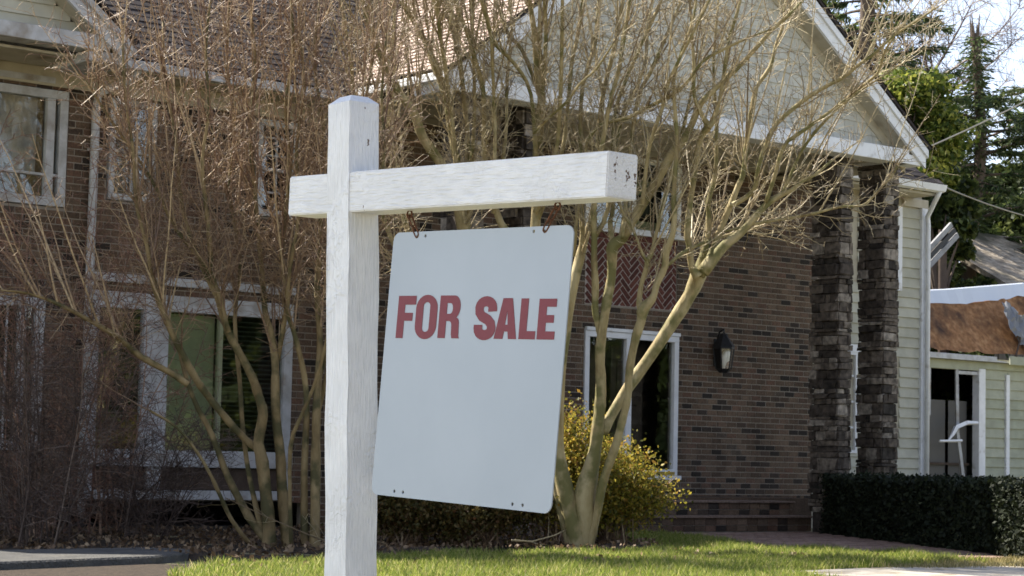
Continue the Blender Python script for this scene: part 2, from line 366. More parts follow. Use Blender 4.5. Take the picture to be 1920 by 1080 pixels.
# planting bed (a low uneven mound)
BED = [(3, 16.6), (9.3, 16.7), (9.4, 15.0), (10.6, 15.5), (12.2, 16.0), (13.6, 15.85), (14.9, 16.0), (15.7, 16.5), (16.3, 17.3), (17.0, 18.9), (17.2, 21.84), (3, 21.84)]
bx = np.arange(3, 17.4, 0.2); by = np.arange(14.8, 21.84, 0.2)
idx = {}; BV = []; BF = []
def bz(x, y): return 0.03 + 0.035 * math.sin(x * 2.1 + y) * math.cos(y * 1.7) + rnd.uniform(-0.012, 0.012)
for i in range(len(bx) - 1):
    for j in range(len(by) - 1):
        if in_poly(bx[i] + 0.1, by[j] + 0.1, BED):
            q = []
            for (a, b) in ((i, j), (i + 1, j), (i + 1, j + 1), (i, j + 1)):
                if (a, b) not in idx:
                    idx[(a, b)] = len(BV); BV.append((bx[a], by[b], bz(bx[a], by[b])))
                q.append(idx[(a, b)])
            BF.append(q)
cnt = {}
for q in BF:
    for v in q: cnt[v] = cnt.get(v, 0) + 1
BV = np.array(BV)
for v, c in cnt.items():
    if c < 4: BV[v, 2] = -0.01
bo = link('planting_bed', fastmesh('planting_bed', BV, np.array(BF), MAT['mulch'], True)); tag(bo, kind='structure')

# brick walk from the steps towards the drive, laid as single pavers
WALK = [(19.2, 20.18), (22.1, 20.18), (18.35, 13.7), (17.0, 13.95), (17.9, 15.0), (17.2, 16.3)]
walk = sheet('brick_walk', WALK, 0.006, MAT['mortar'])
pv = MB(); pu_ = 0.205; n_ = 0
pave_small = MB()
pave_mesh = MB().box(-0.098, 0.098, -0.047, 0.047, 0.0, 0.016).mesh('paver', MAT['paver'])
pavers = []
for j in range(70):
    y = 13.75 + j * 0.102
    for i in range(30):
        x = 16.6 + i * 0.205 + (0.1025 if j % 2 else 0)
        if all(in_poly(x + a, y + b, WALK) for a in (-0.1, 0.1) for b in (-0.05, 0.05)):
            pavers.append((x, y))
pavers.sort(key=lambda p: p[0] * F0.x + p[1] * F0.y)
for k, (x, y) in enumerate(pavers):
    if k < 300:
        o = link('paver', pave_mesh, walk); o.location = (x, y, 0.007 + rnd.uniform(0, 0.004)); o.rotation_euler.z = rnd.uniform(-0.03, 0.03)
    else:
        z = 0.007 + rnd.uniform(0, 0.004); pave_small.box(x - 0.098, x + 0.098, y - 0.047, y + 0.047, z, z + 0.016)
o = pave_small.build('paver_field', MAT['paver'], walk); o['kind'] = 'stuff'
# pale concrete edging between lawn and walk, the drive corner, and the slab kerb on the left
sheet('concrete_path', [(15.8, 17.05), (16.05, 17.2), (18.0, 15.08), (17.8, 14.9)], 0.03, MAT['concrete'], 0.05)
sheet('driveway', [(13.5, 12.75), (15.1, 13.0), (16.6, 12.75), (19.5, 12.6), (19.5, 8), (12.2, 8.8)], 0.012, MAT['pale_concrete'], 0.0)
KERB = [(4.0, 14.4), (7.1, 14.85), (8.85, 15.4), (9.45, 15.85), (9.85, 16.45), (9.6, 16.85), (8.1, 16.7), (4.0, 16.4)]
mb = MB(); mb.prism([(x, y, 0.07) for x, y in KERB], (0, 0, -0.12))
o = mb.build('left_walk', MAT['concrete'], bevel=0.015); tag(o, kind='structure')

street = MB(); street.prism([(-60, -9.0, -0.895), (90, -9.0, -0.895), (90, 1.3, -0.895), (-60, 1.3, -0.895)], (0, 0, -0.03)); o = street.build('street', MAT['pale_concrete']); tag(o, kind='structure')
sheet('soil_patch', [(2.5, 9.5), (7.3, 11.9), (8.1, 13.7), (9.0, 14.6), (9.5, 15.1), (8.8, 15.35), (7.1, 14.8), (2.5, 14.2)], 0.008, MAT['mulch'])
# grass blades
def grass(name, n, poly, excl, hmin, hmax, mat, label):
    P = np.array(poly); lo = P.min(0); hi = P.max(0)
    pts = []
    while len(pts) < n:
        c = nrg.uniform(lo, hi, size=(4000, 2))
        for x, y in c:
            if math.sin(x * 2.3 + 1.7 * math.sin(y * 1.9)) * math.sin(y * 3.1 + x) > 0.55 + 0.4 * nrg.random(): continue
            if in_poly(x, y, poly) and not any(in_poly(x, y, e) for e in excl):
                pts.append((x, y))
    pts = np.array(pts[:n])
    h = nrg.uniform(hmin, hmax, n); clump = 0.6 + 0.4 * (np.sin(pts[:, 0] * 5.1) * np.cos(pts[:, 1] * 4.3) + 1) + 0.35 * np.sin(pts[:, 0] * 13 + pts[:, 1] * 9) ** 4; h = h * clump
    az = nrg.uniform(0, 2 * np.pi, n); wd = nrg.uniform(0.003, 0.0055, n)
    ln = nrg.uniform(0.1, 0.75, n) * h; la = nrg.uniform(0, 2 * np.pi, n)
    z0 = np.array([ground_z(x, y) for x, y in pts]) - 0.004
    ax = np.stack([np.cos(az) * wd, np.sin(az) * wd, np.zeros(n)], 1)
    b = np.stack([pts[:, 0], pts[:, 1], z0], 1)
    mid = b + np.stack([np.cos(la) * ln * 0.3, np.sin(la) * ln * 0.3, h * 0.6], 1)
    tip = b + np.stack([np.cos(la) * ln, np.sin(la) * ln, h], 1)
    V = np.stack([b - ax, b + ax, mid + ax * 0.8, mid - ax * 0.8, tip], 1).reshape(-1, 3)
    k = np.arange(n)[:, None] * 5
    Fq = np.concatenate([k + np.array([[0, 1, 2]]), k + np.array([[0, 2, 3]]), k + np.array([[3, 2, 4]])], 0)
    o = link(name, fastmesh(name, V, Fq, mat)); tag(o, label, 'grass', kind='stuff')
MAT['grass'] = leaf_mat('grass_blade', [(0, (0.10, 0.15, 0.025)), (0.45, (0.21, 0.27, 0.045)), (0.8, (0.34, 0.36, 0.085)), (1, (0.52, 0.45, 0.22))], 0.55)
MAT['dry'] = leaf_mat('dry_grass', [(0, (0.16, 0.15, 0.05)), (0.5, (0.32, 0.27, 0.12)), (1, (0.48, 0.40, 0.22))], 0.35)
LAWN = [(8.0, 13.7), (8.9, 14.6), (9.6, 14.95), (10.6, 15.45), (12.2, 15.95), (13.6, 15.8), (14.9, 15.95), (15.7, 16.45), (16.3, 17.2), (17.0, 18.9), (19.1, 20.1), (17.1, 16.4), (17.8, 14.95), (17.0, 13.95), (17.3, 13.4), (15.2, 12.95), (13.3, 12.7), (11.9, 8.6), (7.2, 12.0)]
excl = [[(15.8, 17.05), (16.05, 17.2), (18.0, 15.08), (17.8, 14.9)]]
grass('lawn_grass', 120000, LAWN, excl, 0.035, 0.085, MAT['grass'], 'bright green lawn grass along the bottom of the photo')
grass('dry_grass_blade', 9000, LAWN, excl, 0.03, 0.075, MAT['dry'], 'straw coloured dead blades scattered through the lawn')
grass('dry_grass', 6000, [(15.0, 12.9), (17.2, 13.8), (18.6, 13.6), (18.6, 12.3), (16.2, 12.5)], [], 0.02, 0.06, MAT['dry'], 'sparse straw coloured grass beside the pale driveway')

# ------------------------------------------------------------------ house
YW = 21.86
house = empty('brick_house', (18, YW, 0))
tag(house, 'two storey brick house with white trimmed gable over the porch', 'house')

HOLES = {
    'patio': (19.24, 21.06, 0.75, 2.76), 'upper': (19.20, 21.06, 4.15, 5.27), 'herring': (19.24, 21.0, 3.12, 4.06),
    'bay': (11.63, 14.41, 0.374, 2.80), 'up_a': (11.77, 12.42, 3.85, 5.07), 'up_b': (13.81, 14.44, 3.85, 5.07),
    'far_up': (10.2, 11.25, 3.70, 5.06), 'far_low': (9.9, 11.06, 0.90, 2.66), 'crawl': (11.3, 14.7, -0.1, 0.36),
}
WX0, WX1, WZ0, WZ1 = 5.0, 23.9, 0.0, 5.40

def holed(mb, x0, x1, z0, z1, holes, y, depth):
    xs = sorted(set([x0, x1] + [h[k] for h in holes for k in (0, 1) if x0 < h[k] < x1])); zs = sorted(set([z0, z1] + [h[k] for h in holes for k in (2, 3) if z0 < h[k] < z1]))
    for i in range(len(xs) - 1):
        for j in range(len(zs) - 1):
            cx, cz = (xs[i] + xs[i + 1]) / 2, (zs[j] + zs[j + 1]) / 2
            if any(h[0] < cx < h[1] and h[2] < cz < h[3] for h in holes): continue
            mb.face([(xs[i], y, zs[j]), (xs[i + 1], y, zs[j]), (xs[i + 1], y, zs[j + 1]), (xs[i], y, zs[j + 1])])
    for h in holes:
        a, b, c, d = h
        mb.face([(a, y, c), (a, y + depth, c), (a, y + depth, d), (a, y, d)]); mb.face([(b, y, c), (b, y + depth, c), (b, y + depth, d), (b, y, d)])
        mb.face([(a, y, c), (b, y, c), (b, y + depth, c), (a, y + depth, c)]); mb.face([(a, y, d), (b, y, d), (b, y + depth, d), (a, y + depth, d)])

mb = MB(); holed(mb, WX0, WX1, WZ0, WZ1, list(HOLES.values()), YW + 0.006, 0.2)
wall = mb.build('front_wall', MAT['mortar'], house)
# the shell behind: sides, back and floor keep the rooms dark
mb = MB()
mb.box(WX0 - 0.2, WX0, YW + 0.02, 29.5, 0, 5.5); mb.box(26.35, 26.55, YW + 0.12, 29.5, 0, 5.4); mb.box(WX0 - 0.2, 26.5, 29.5, 29.7, 0, 5.5)
mb.box(WX0, 26.3, YW + 0.25, 29.5, -0.05, 0.05); mb.box(WX0, 26.3, YW + 0.25, 29.5, 3.15, 3.3); mb.box(WX0, 26.3, YW + 3.4, YW + 3.5, 0.05, 5.4); mb.box(WX0, 26.3, YW + 0.25, 29.5, 5.42, 5.5)
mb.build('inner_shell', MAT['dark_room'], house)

# bricks
BL, BH, JT = 0.204, 0.0813, 0.0135
brick_mesh = MB().box(-BL / 2 + JT / 2, BL / 2 - JT / 2, 0, 0.03, -BH / 2 + JT / 2, BH / 2 - JT / 2).mesh('brick', MAT['brick'], bevel=0.0025)
rest = MB(); ranked = []
def free(x0, x1, z0, z1, m=0.004):
    return not any(h[0] - m < x1 and h[1] + m > x0 and h[2] - m < z1 and h[3] + m > z0 for h in HOLES.values())
SOLD = [(19.24, 21.0, 4.06, 4.15)]
nrow = int(WZ1 / BH)
for r in range(nrow):
    zc = 0.0122 + BH * (r + 0.5)
    x = 9.0 - (BL / 2 if r % 2 else 0)
    while x < WX1 - 0.02:
        x0, x1 = x, min(x + BL, WX1)
        z0, z1 = zc - BH / 2, zc + BH / 2
        x += BL
        if zc < 0.5 and x1 > 15.9: continue
        if any(s[0] < x1 and s[1] > x0 and s[2] < z1 - 0.03 and s[3] > z0 + 0.03 for s in SOLD): continue
        # cut the brick at openings
        segs = [(x0, x1)]
        for h in HOLES.values():
            if h[2] + 0.035 < z1 and h[3] - 0.035 > z0:
                ns_ = []
                for a, b in segs:
                    if h[1] <= a or h[0] >= b: ns_.append((a, b))
                    else:
                        if h[0] - a > 0.03: ns_.append((a, h[0]))
                        if b - h[1] > 0.03: ns_.append((h[1], b))
                segs = ns_
        for a, b in segs:
            if b - a > BL - 0.001 and 21.1 < a < 23.7: ranked.append(((a + b) / 2, zc))
            else:
                dy = rnd.uniform(-0.002, 0.002)
                rest.box(a + JT / 2, b - JT / 2, YW + dy, YW + 0.03, z0 + JT / 2, z1 - JT / 2)
# the clear stretch of wall between patio door and stone columns shows best
ranked.sort(key=lambda p: (abs(p[1] - 2.3), p[0]))
for k, (x, z) in enumerate(ranked):
    if k < 290:
        o = link('brick', brick_mesh, wall); o.location = (x, YW + rnd.uniform(-0.002, 0.002), z)
        o.rotation_euler = (0, rnd.uniform(-0.006, 0.006), 0)
    else: rest.box(x - BL / 2 + JT / 2, x + BL / 2 - JT / 2, YW, YW + 0.03, z - BH / 2 + JT / 2, z + BH / 2 - JT / 2)
# base soldier band
x = 16.0
while x < 23.9:
    rest.box(x + 0.004, x + 0.0773, YW + rnd.uniform(-0.004, 0), YW + 0.03, 0.31, 0.492); x += 0.0813
o = rest.build('brick_field', MAT['brick'], wall); o['kind'] = 'stuff'
# soldier course under the upper window
x = 19.24
while x < 20.98:
    o = MB().box(x + 0.004, min(x + 0.0773, 21.0), YW - 0.004, YW + 0.03, 4.064, 4.146).build('soldier_brick', MAT['brick_red'], wall); x += 0.0813

# herringbone panel
def clip(poly, x0, x1, z0, z1):
    for (ax, s, v) in ((0, 1, x0), (0, -1, x1), (1, 1, z0), (1, -1, z1)):
        out = []
        for i in range(len(poly)):
            p, q = poly[i], poly[(i + 1) % len(poly)]
            dp, dq = s * (p[ax] - v), s * (q[ax] - v)
            if dp >= 0: out.append(p)
            if dp * dq < 0:
                t = dp / (dp - dq); out.append((p[0] + (q[0] - p[0]) * t, p[1] + (q[1] - p[1]) * t))
        poly = out
        if len(poly) < 3: return []
    return poly
hb = HOLES['herring']
hw = MB(); hw.face([(hb[0], YW + 0.018, hb[2]), (hb[1], YW + 0.018, hb[2]), (hb[1], YW + 0.018, hb[3]), (hb[0], YW + 0.018, hb[3])])
hpan = hw.build('herringbone_panel', MAT['mortar_pale'], house)
Wc = 0.078; n3 = 3; jt = 0.019; cx, cz = (hb[0] + hb[1]) / 2, (hb[2] + hb[3]) / 2; c45 = math.sqrt(0.5)
for r in range(-24, 24):
    for c in range(-24, 24):
        k = (c - r) % (2 * n3)
        if k == 0: rc = (c, c + n3, r, r + 1)
        elif k == 2 * n3 - 1: rc = (c, c + 1, r, r + n3)
        else: continue
        a, b, d, e = rc[0] * Wc + jt / 2, rc[1] * Wc - jt / 2, rc[2] * Wc + jt / 2, rc[3] * Wc - jt / 2
        P = [(cx + (u - v) * c45, cz + (u + v) * c45) for u, v in ((a, d), (b, d), (b, e), (a, e))]
        P = clip(P, hb[0] + 0.01, hb[1] - 0.01, hb[2] + 0.01, hb[3] - 0.005)
        if len(P) < 3: continue
        ar = abs(sum(P[i][0] * P[(i + 1) % len(P)][1] - P[(i + 1) % len(P)][0] * P[i][1] for i in range(len(P)))) / 2
        if ar < 0.0012: continue
        yy = YW + 0.010 + rnd.uniform(-0.002, 0.002)
        MB().prism([(p[0], yy, p[1]) for p in P], (0, 0.03, 0)).build('herringbone_brick', MAT['brick_red'], hpan)
# border posts either side of the panel
for xx in (19.13, 21.01):
    pass

# windows -----------------------------------------------------------------
def window(name, x0, x1, z0, z1, y=YW, fw=0.07, mull=(), trans=(), mat='trim', glass=True, outer=0.0, muntx=(), muntz=(), parent=house, fd=0.07, tw=0.03):
    w_ = empty(name, ((x0 + x1) / 2, y, z0), parent)
    f = MB()
    f.box(x0, x1, y - 0.02, y + fd, z1 - fw, z1); f.box(x0, x1, y - 0.02, y + fd, z0, z0 + fw)
    f.box(x0, x0 + fw, y - 0.018, y + fd - 0.002, z0 + fw, z1 - fw); f.box(x1 - fw, x1, y - 0.018, y + fd - 0.002, z0 + fw, z1 - fw)
    fo = f.build('frame', MAT[mat], w_, bevel=0.004)
    for (a, b) in mull: MB().box(a, b, y - 0.014, y + fd - 0.004, z0 + fw, z1 - fw).build('mullion', MAT[mat], w_, bevel=0.004)
    for (a, b) in trans: MB().box(x0 + fw, x1 - fw, y - 0.010, y + fd - 0.006, a, b).build('rail', MAT[mat], w_, bevel=0.004)
    for a in muntx: MB().box(a - tw / 2, a + tw / 2, y + 0.012, y + 0.034, z0 + fw, z1 - fw).build('muntin', MAT[mat], w_)
    for a in muntz: MB().box(x0 + fw, x1 - fw, y + 0.014, y + 0.032, a - tw / 2, a + tw / 2).build('muntin', MAT[mat], w_)
    if glass: MB().box(x0 + fw - 0.005, x1 - fw + 0.005, y + 0.038, y + 0.044, z0 + fw - 0.005, z1 - fw + 0.005).build('pane', MAT['glass'], w_)
    return w_
# patio door, two tall lights
pw = window('patio_window', 19.25, 21.05, 0.76, 2.75, fw=0.085, mull=((20.03, 20.14),))
MB().box(19.25, 21.05, YW - 0.045, YW + 0.02, 2.752, 2.80).build('head_trim', MAT['trim'], pw)
MB().box(20.95 - 1.55, 20.99, YW - 0.026, YW - 0.021, 0.768, 0.812).build('brass_threshold', flat('brass', (0.35, 0.25, 0.05), 0.5, 0.4), pw)
MB().box(19.2, 21.1, YW - 0.05, YW + 0.05, 0.70, 0.757).build('sill', MAT['trim'], pw)
# inner door panels seen dimly through the glass
for a in (19.4, 20.2):
    MB().box(a, a + 0.62, YW + 0.5, YW + 0.54, 0.1, 2.6).build('inner_door', MAT['panel_brown'], pw)
    MB().box(a + 0.1, a + 0.52, YW + 0.48, YW + 0.5, 0.9, 1.6).build('inner_door_panel', MAT['panel_brown'], pw, bevel=0.008)
    MB().box(a + 0.1, a + 0.52, YW + 0.48, YW + 0.5, 1.75, 2.4).build('inner_door_panel', MAT['panel_brown'], pw, bevel=0.008)
# window over the herringbone
uw = window('upper_window', 19.21, 21.05, 4.16, 5.26, fw=0.075, mull=((20.08, 20.17),))
MB().box(19.16, 21.1, YW - 0.055, YW + 0.02, 4.148, 4.205).build('sill', MAT['trim'], uw)
for k in range(3): MB().box(19.3, 20.95, YW + 0.4 + k * 0.003, YW + 0.42 + k * 0.003, 4.2 + 0.3 * k, 4.42 + 0.3 * k).build('curtain', MAT['blind_green'] if k != 1 else MAT['blind_dark'], uw)
# left windows
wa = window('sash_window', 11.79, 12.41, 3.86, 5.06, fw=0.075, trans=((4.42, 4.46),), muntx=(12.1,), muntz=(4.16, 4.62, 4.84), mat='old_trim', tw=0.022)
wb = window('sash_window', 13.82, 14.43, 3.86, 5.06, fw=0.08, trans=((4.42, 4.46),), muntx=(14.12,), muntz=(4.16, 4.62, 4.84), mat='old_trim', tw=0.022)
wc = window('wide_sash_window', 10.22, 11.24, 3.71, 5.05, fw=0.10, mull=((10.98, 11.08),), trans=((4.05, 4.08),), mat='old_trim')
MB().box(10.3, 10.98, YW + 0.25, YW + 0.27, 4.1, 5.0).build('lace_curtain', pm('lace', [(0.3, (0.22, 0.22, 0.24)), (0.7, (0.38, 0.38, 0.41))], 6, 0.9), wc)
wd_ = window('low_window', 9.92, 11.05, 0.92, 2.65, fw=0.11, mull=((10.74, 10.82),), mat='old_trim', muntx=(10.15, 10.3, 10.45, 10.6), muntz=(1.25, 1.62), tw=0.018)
MB().box(9.95, 10.7, YW + 0.3, YW + 0.32, 0.95, 1.85).build('lace_curtain', bpy.data.materials['lace'], wd_)
# big bay: transom strip, three lights with blinds, brown kick panels
bw = empty('bay_window', (13.0, YW, 0.37), house)
def P_(n, x0, x1, y0, y1, z0, z1, m='old_trim', bv=0.004): return MB().box(x0, x1, y0, y1, z0, z1).build(n, MAT[m], bw, bevel=bv)
P_('head_rail', 11.60, 14.44, YW - 0.03, YW + 0.08, 2.90, 3.0); P_('transom_panel', 11.63, 14.41, YW + 0.03, YW + 0.06, 2.78, 2.90, 'panel_brown')
P_('frame_head', 11.62, 14.42, YW - 0.02, YW + 0.08, 2.60, 2.79)
for a, b in ((11.62, 11.74), (12.33, 12.66), (14.30, 14.42)): P_('mullion', a, b, YW - 0.024, YW + 0.08, 0.96, 2.60)
P_('mullion', 13.37, 13.42, YW - 0.01, YW + 0.07, 0.96, 2.60, 'blind_green')
P_('frame_sill', 11.60, 14.44, YW - 0.06, YW + 0.08, 0.76, 0.96)
for a, b in ((11.72, 12.42), (12.64, 14.3)): P_('kick_panel', a, b, YW + 0.02, YW + 0.05, 0.49, 0.76, 'panel_brown')
for a, b in ((11.60, 11.72), (12.44, 12.62), (14.32, 14.44)): P_('kick_post', a, b, YW - 0.02, YW + 0.07, 0.48, 0.76)
P_('bottom_rail', 11.60, 14.44, YW - 0.04, YW + 0.08, 0.374, 0.485)
for a, b in ((11.74, 12.33), (12.66, 13.37), (13.42, 14.30)): P_('pane', a, b, YW + 0.030, YW + 0.035, 0.96, 2.60, 'glass', 0)
P_('shade', 12.66, 13.36, YW + 0.10, YW + 0.105, 0.96, 2.58, 'blind_green', 0)
slat = MB(); slat.prism([(0, -0.022, -0.012), (0, 0.022, 0.010), (0, 0.022, 0.013), (0, -0.022, -0.009)], (1, 0, 0))
for a, b in ((11.74, 12.33), (13.42, 14.30)):
    sm = slat.mesh('blind_slat', MAT['blind_dark'])
    z = 1.0
    while z < 2.58:
        o = link('blind_slat', sm, bw); o.location = (a, YW + 0.11, z); o.scale = (b - a, 1, 1); z += 0.057

# frieze and eaves of the main roof -----------------------------------------
PIT = math.radians(40); tp = math.tan(PIT)
EY, EZ = 21.30, 5.40
def R_(n, x0, x1, y0, y1, z0, z1, m='trim', bv=0.006, parent=house): return MB().box(x0, x1, y0, y1, z0, z1).build(n, MAT[m], parent, bevel=bv)
R_('frieze_board', 5.0, 15.0, YW - 0.03, YW - 0.002, 5.09, 5.30, 'soffit'); R_('eave_soffit', 5.0, 15.0, EY + 0.06, YW, 5.30, 5.33, 'soffit', 0)
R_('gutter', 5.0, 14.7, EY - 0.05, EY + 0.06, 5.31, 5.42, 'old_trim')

def roof_slope(name, p0, ux, uy, ul, vl, rows, mat, parent, colw=0.24, clipf=None, th=0.012):
    """shingle courses: p0 corner at the eave, ux along the eave, uy up the slope"""
    p0 = Vector(p0); ux = Vector(ux).normalized(); uy = Vector(uy).normalized(); un = ux.cross(uy)
    if un.z < 0: un = -un
    mb = MB(); h = vl / rows
    for r in range(rows):
        s = -rnd.uniform(0, colw)
        while s < ul:
            wd = colw * rnd.uniform(0.7, 1.3); a, b = max(s, 0), min(s + wd, ul); s += wd
            if b - a < 0.02: continue
            if clipf and not clipf(p0 + ux * ((a + b) / 2) + uy * (h * (r + 0.5))): continue
            t = th * rnd.uniform(0.7, 1.5); bot = r * h - 0.004 * rnd.random()
            q = [p0 + ux * a + uy * bot + un * t * 1.6, p0 + ux * (b - 0.004) + uy * bot + un * t * 1.6, p0 + ux * (b - 0.004) + uy * (r + 1) * h + un * t * 0.3, p0 + ux * a + uy * (r + 1) * h + un * t * 0.3]
            mb.face(q); mb.face([p0 + ux * a + uy * bot, p0 + ux * (b - 0.004) + uy * bot, q[1], q[0]])
    me = bpy.data.meshes.new(name); me.from_pydata(mb.v, [], mb.f); me.materials.append(mat); me.update()
    o = link(name, me, parent); o['kind'] = 'stuff'; return o

RX1 = 26.25
roof = empty('main_roof', (16, 24, 5.4), house)
RY, RZ = EY + 4.4, EZ + 0.06 + 4.4 * tp
deck = MB()
A = (4.0, EY, EZ + 0.02); B = (RX1, EY, EZ + 0.02); C = (RX1 - 4.4, RY, RZ); D = (4.0, RY, RZ); E_ = (RX1, 30.1, EZ + 0.02); F_ = (4.0, 30.1, EZ + 0.02)
deck.face([A, B, C, D]); deck.face([B, E_, C]); deck.face([D, C, E_, F_]); deck.face([A, D, F_]); deck.face([A, F_, E_, B])
deck.build('roof_deck', MAT['roof_shaded'], roof)
roof_slope('shingle_courses', (4.0, EY - 0.03, EZ + 0.035), (1, 0, 0), (0, 1, tp), RX1 - 4.0, 4.4 / math.cos(PIT), 42, MAT['roof_shaded'], roof, th=0.006, clipf=lambda p: p.x < RX1 - (p.y - EY) and not (13.5 < p.x < 24.9 and p.y > EY and (p.z + 0.3) < 8.8 - abs(p.x - 19.22) * 0.75))

# porch gable ---------------------------------------------------------------
GX, GHW, GPT = 19.22, 4.30, 0.754
GYF, GYS = 19.40, 19.70           # rake fascia plane, shingled face
EZG = 5.50; AZ = EZG + GHW * GPT
gable = empty('porch_gable', (GX, GYF, 5.3), house)
def gz(x): return AZ - abs(x - GX) * GPT
# backing
mb = MB(); mb.prism([(GX - 4.0, GYS + 0.02, 5.3), (GX + 4.0, GYS + 0.02, 5.3), (GX + 4.0, GYS + 0.02, gz(GX + 4.0) - 0.05), (GX, GYS + 0.02, AZ - 0.06), (GX - 4.0, GYS + 0.02, gz(GX - 4) - 0.05)], (0, 0.08, 0))
mb.build('gable_wall', MAT['soffit'], gable)
# shingles, each its own piece
row = 0; z = 5.47; SH = 0.168; nsh = 0; extra = MB()
while z < 7.6:
    hw_ = (AZ - 0.30 - z) / GPT
    x = GX - hw_ - rnd.uniform(0, 0.15)
    while x < GX + hw_:
        wd = rnd.choice((0.14, 0.17, 0.2, 0.23, 0.26)); a, b = max(x, GX - hw_), min(x + wd, GX + hw_); x += wd
        if b - a < 0.03: continue
        lo = z - 0.0 + rnd.uniform(-0.004, 0.004)
        t0 = 0.020 + rnd.uniform(0, 0.005)
        nsh += 1
        one = MB() if nsh <= 295 else extra
        one.prism([(a + 0.003, GYS - t0 + 0.016, lo), (a + 0.003, GYS + 0.016, lo), (a + 0.003, GYS + 0.016, z + SH), (a + 0.003, GYS + 0.010, z + SH)], (b - a - 0.006, 0, 0))
        if nsh <= 295: one.build('shingle', MAT['shingle'], gable)
    z += SH; row += 1
if extra.v: o = extra.build('shingle_field', MAT['shingle'], gable); o['kind'] = 'stuff'
# the strip of face above, out of the picture
mb = MB(); zt = z; hwt = (AZ - 0.2 - zt) / GPT; mb.prism([(GX - hwt, GYS + 0.004, zt), (GX + hwt, GYS + 0.004, zt), (GX, GYS + 0.004, AZ - 0.2)], (0, 0.01, 0)); mb.build('upper_shingles', MAT['shingle'], gable)
# horizontal trim, frieze below shingles
R_('bottom_trim', 15.1, 23.2, GYF + 0.02, GYS + 0.03, 5.26, 5.465, 'trim', 0.006, gable)
# rake boards: outer crown, fascia, inner frieze
def rake(n, off0, off1, y0, y1, m, sgn, ext=0.0):
    """board between vertical offsets off0..off1 below the roof line"""
    xo = GX + sgn * (GHW + ext)
    pts = [(GX, y0, AZ - off0), (xo, y0, gz(xo) - off0), (xo, y0, gz(xo) - off1), (GX, y0, AZ - off1)]
    return MB().prism(pts, (0, y1 - y0, 0)).build(n, MAT[m], gable)
for s in (-1, 1):
    rake('rake_crown', 0.0, 0.105, GYF - 0.05, GYF + 0.03, 'trim', s, 0.02)
    rake('rake_fascia', 0.108, 0.275, GYF - 0.015, GYF + 0.03, 'trim', s, 0.0)
    rake('rake_soffit', 0.22, 0.245, GYF + 0.03, GYS + 0.02, 'soffit', s, -0.02)
    rake('rake_frieze', 0.245, 0.40, GYS - 0.022, GYS + 0.02, 'soffit', s, -0.10)
    xo = GX + s * GHW
    MB().prism([(xo + s * 0.0, GYF - 0.03, EZG - 0.03), (xo - s * 0.58, GYF - 0.03, EZG - 0.235), (xo - s * 0.58, GYF - 0.03, EZG - 0.03 + 0.05), ], (0, 0.06, 0))
    MB().box(min(xo, xo - s * 0.62), max(xo, xo - s * 0.62), GYF + 0.031, GYS + 0.5, EZG - 0.24, EZG - 0.10).build('eave_return', MAT['trim'], gable, bevel=0.005)
    MB().box(xo - 0.02 if s > 0 else xo - 0.09, xo + 0.09 if s > 0 else xo + 0.02, GYF, 21.3 if s < 0 else 23.5, EZG - 0.12, EZG - 0.02).build('gutter', MAT['trim'], gable, bevel=0.01)
    MB().box(min(xo, xo - s * 0.62), max(xo, xo - s * 0.62), GYS + 0.5, YW, EZG - 0.26, EZG - 0.235).build('side_soffit', MAT['soffit'], gable)
    # roof deck and shingle courses
    sl = math.hypot(GHW, GHW * GPT)
    MB().prism([(xo + s * 0.04, GYF - 0.07, EZG - 0.01), (GX, GYF - 0.07, AZ + 0.02), (GX, GYF - 0.07, AZ + 0.06), (xo + s * 0.06, GYF - 0.07, EZG + 0.02)], (0, 5.6, 0)).build('roof_deck', MAT['roof_shaded'], gable)
    roof_slope('shingle_courses', (xo + s * 0.07, GYF - 0.075, EZG + 0.02), (0, 1, 0), (-s, 0, GPT), 5.6, sl + 0.05, 44, MAT['roof'] if s < 0 else MAT['roof_shaded'], gable, colw=0.26)
# porch ceiling with board joints
for k in range(9):
    y0 = GYS + 0.03 + k * 0.237
    MB().box(15.1, 23.4, y0 + 0.003, y0 + 0.234, 5.30 - 0.002 * (k % 2), 5.33).build('ceiling_board', MAT['soffit'], gable)
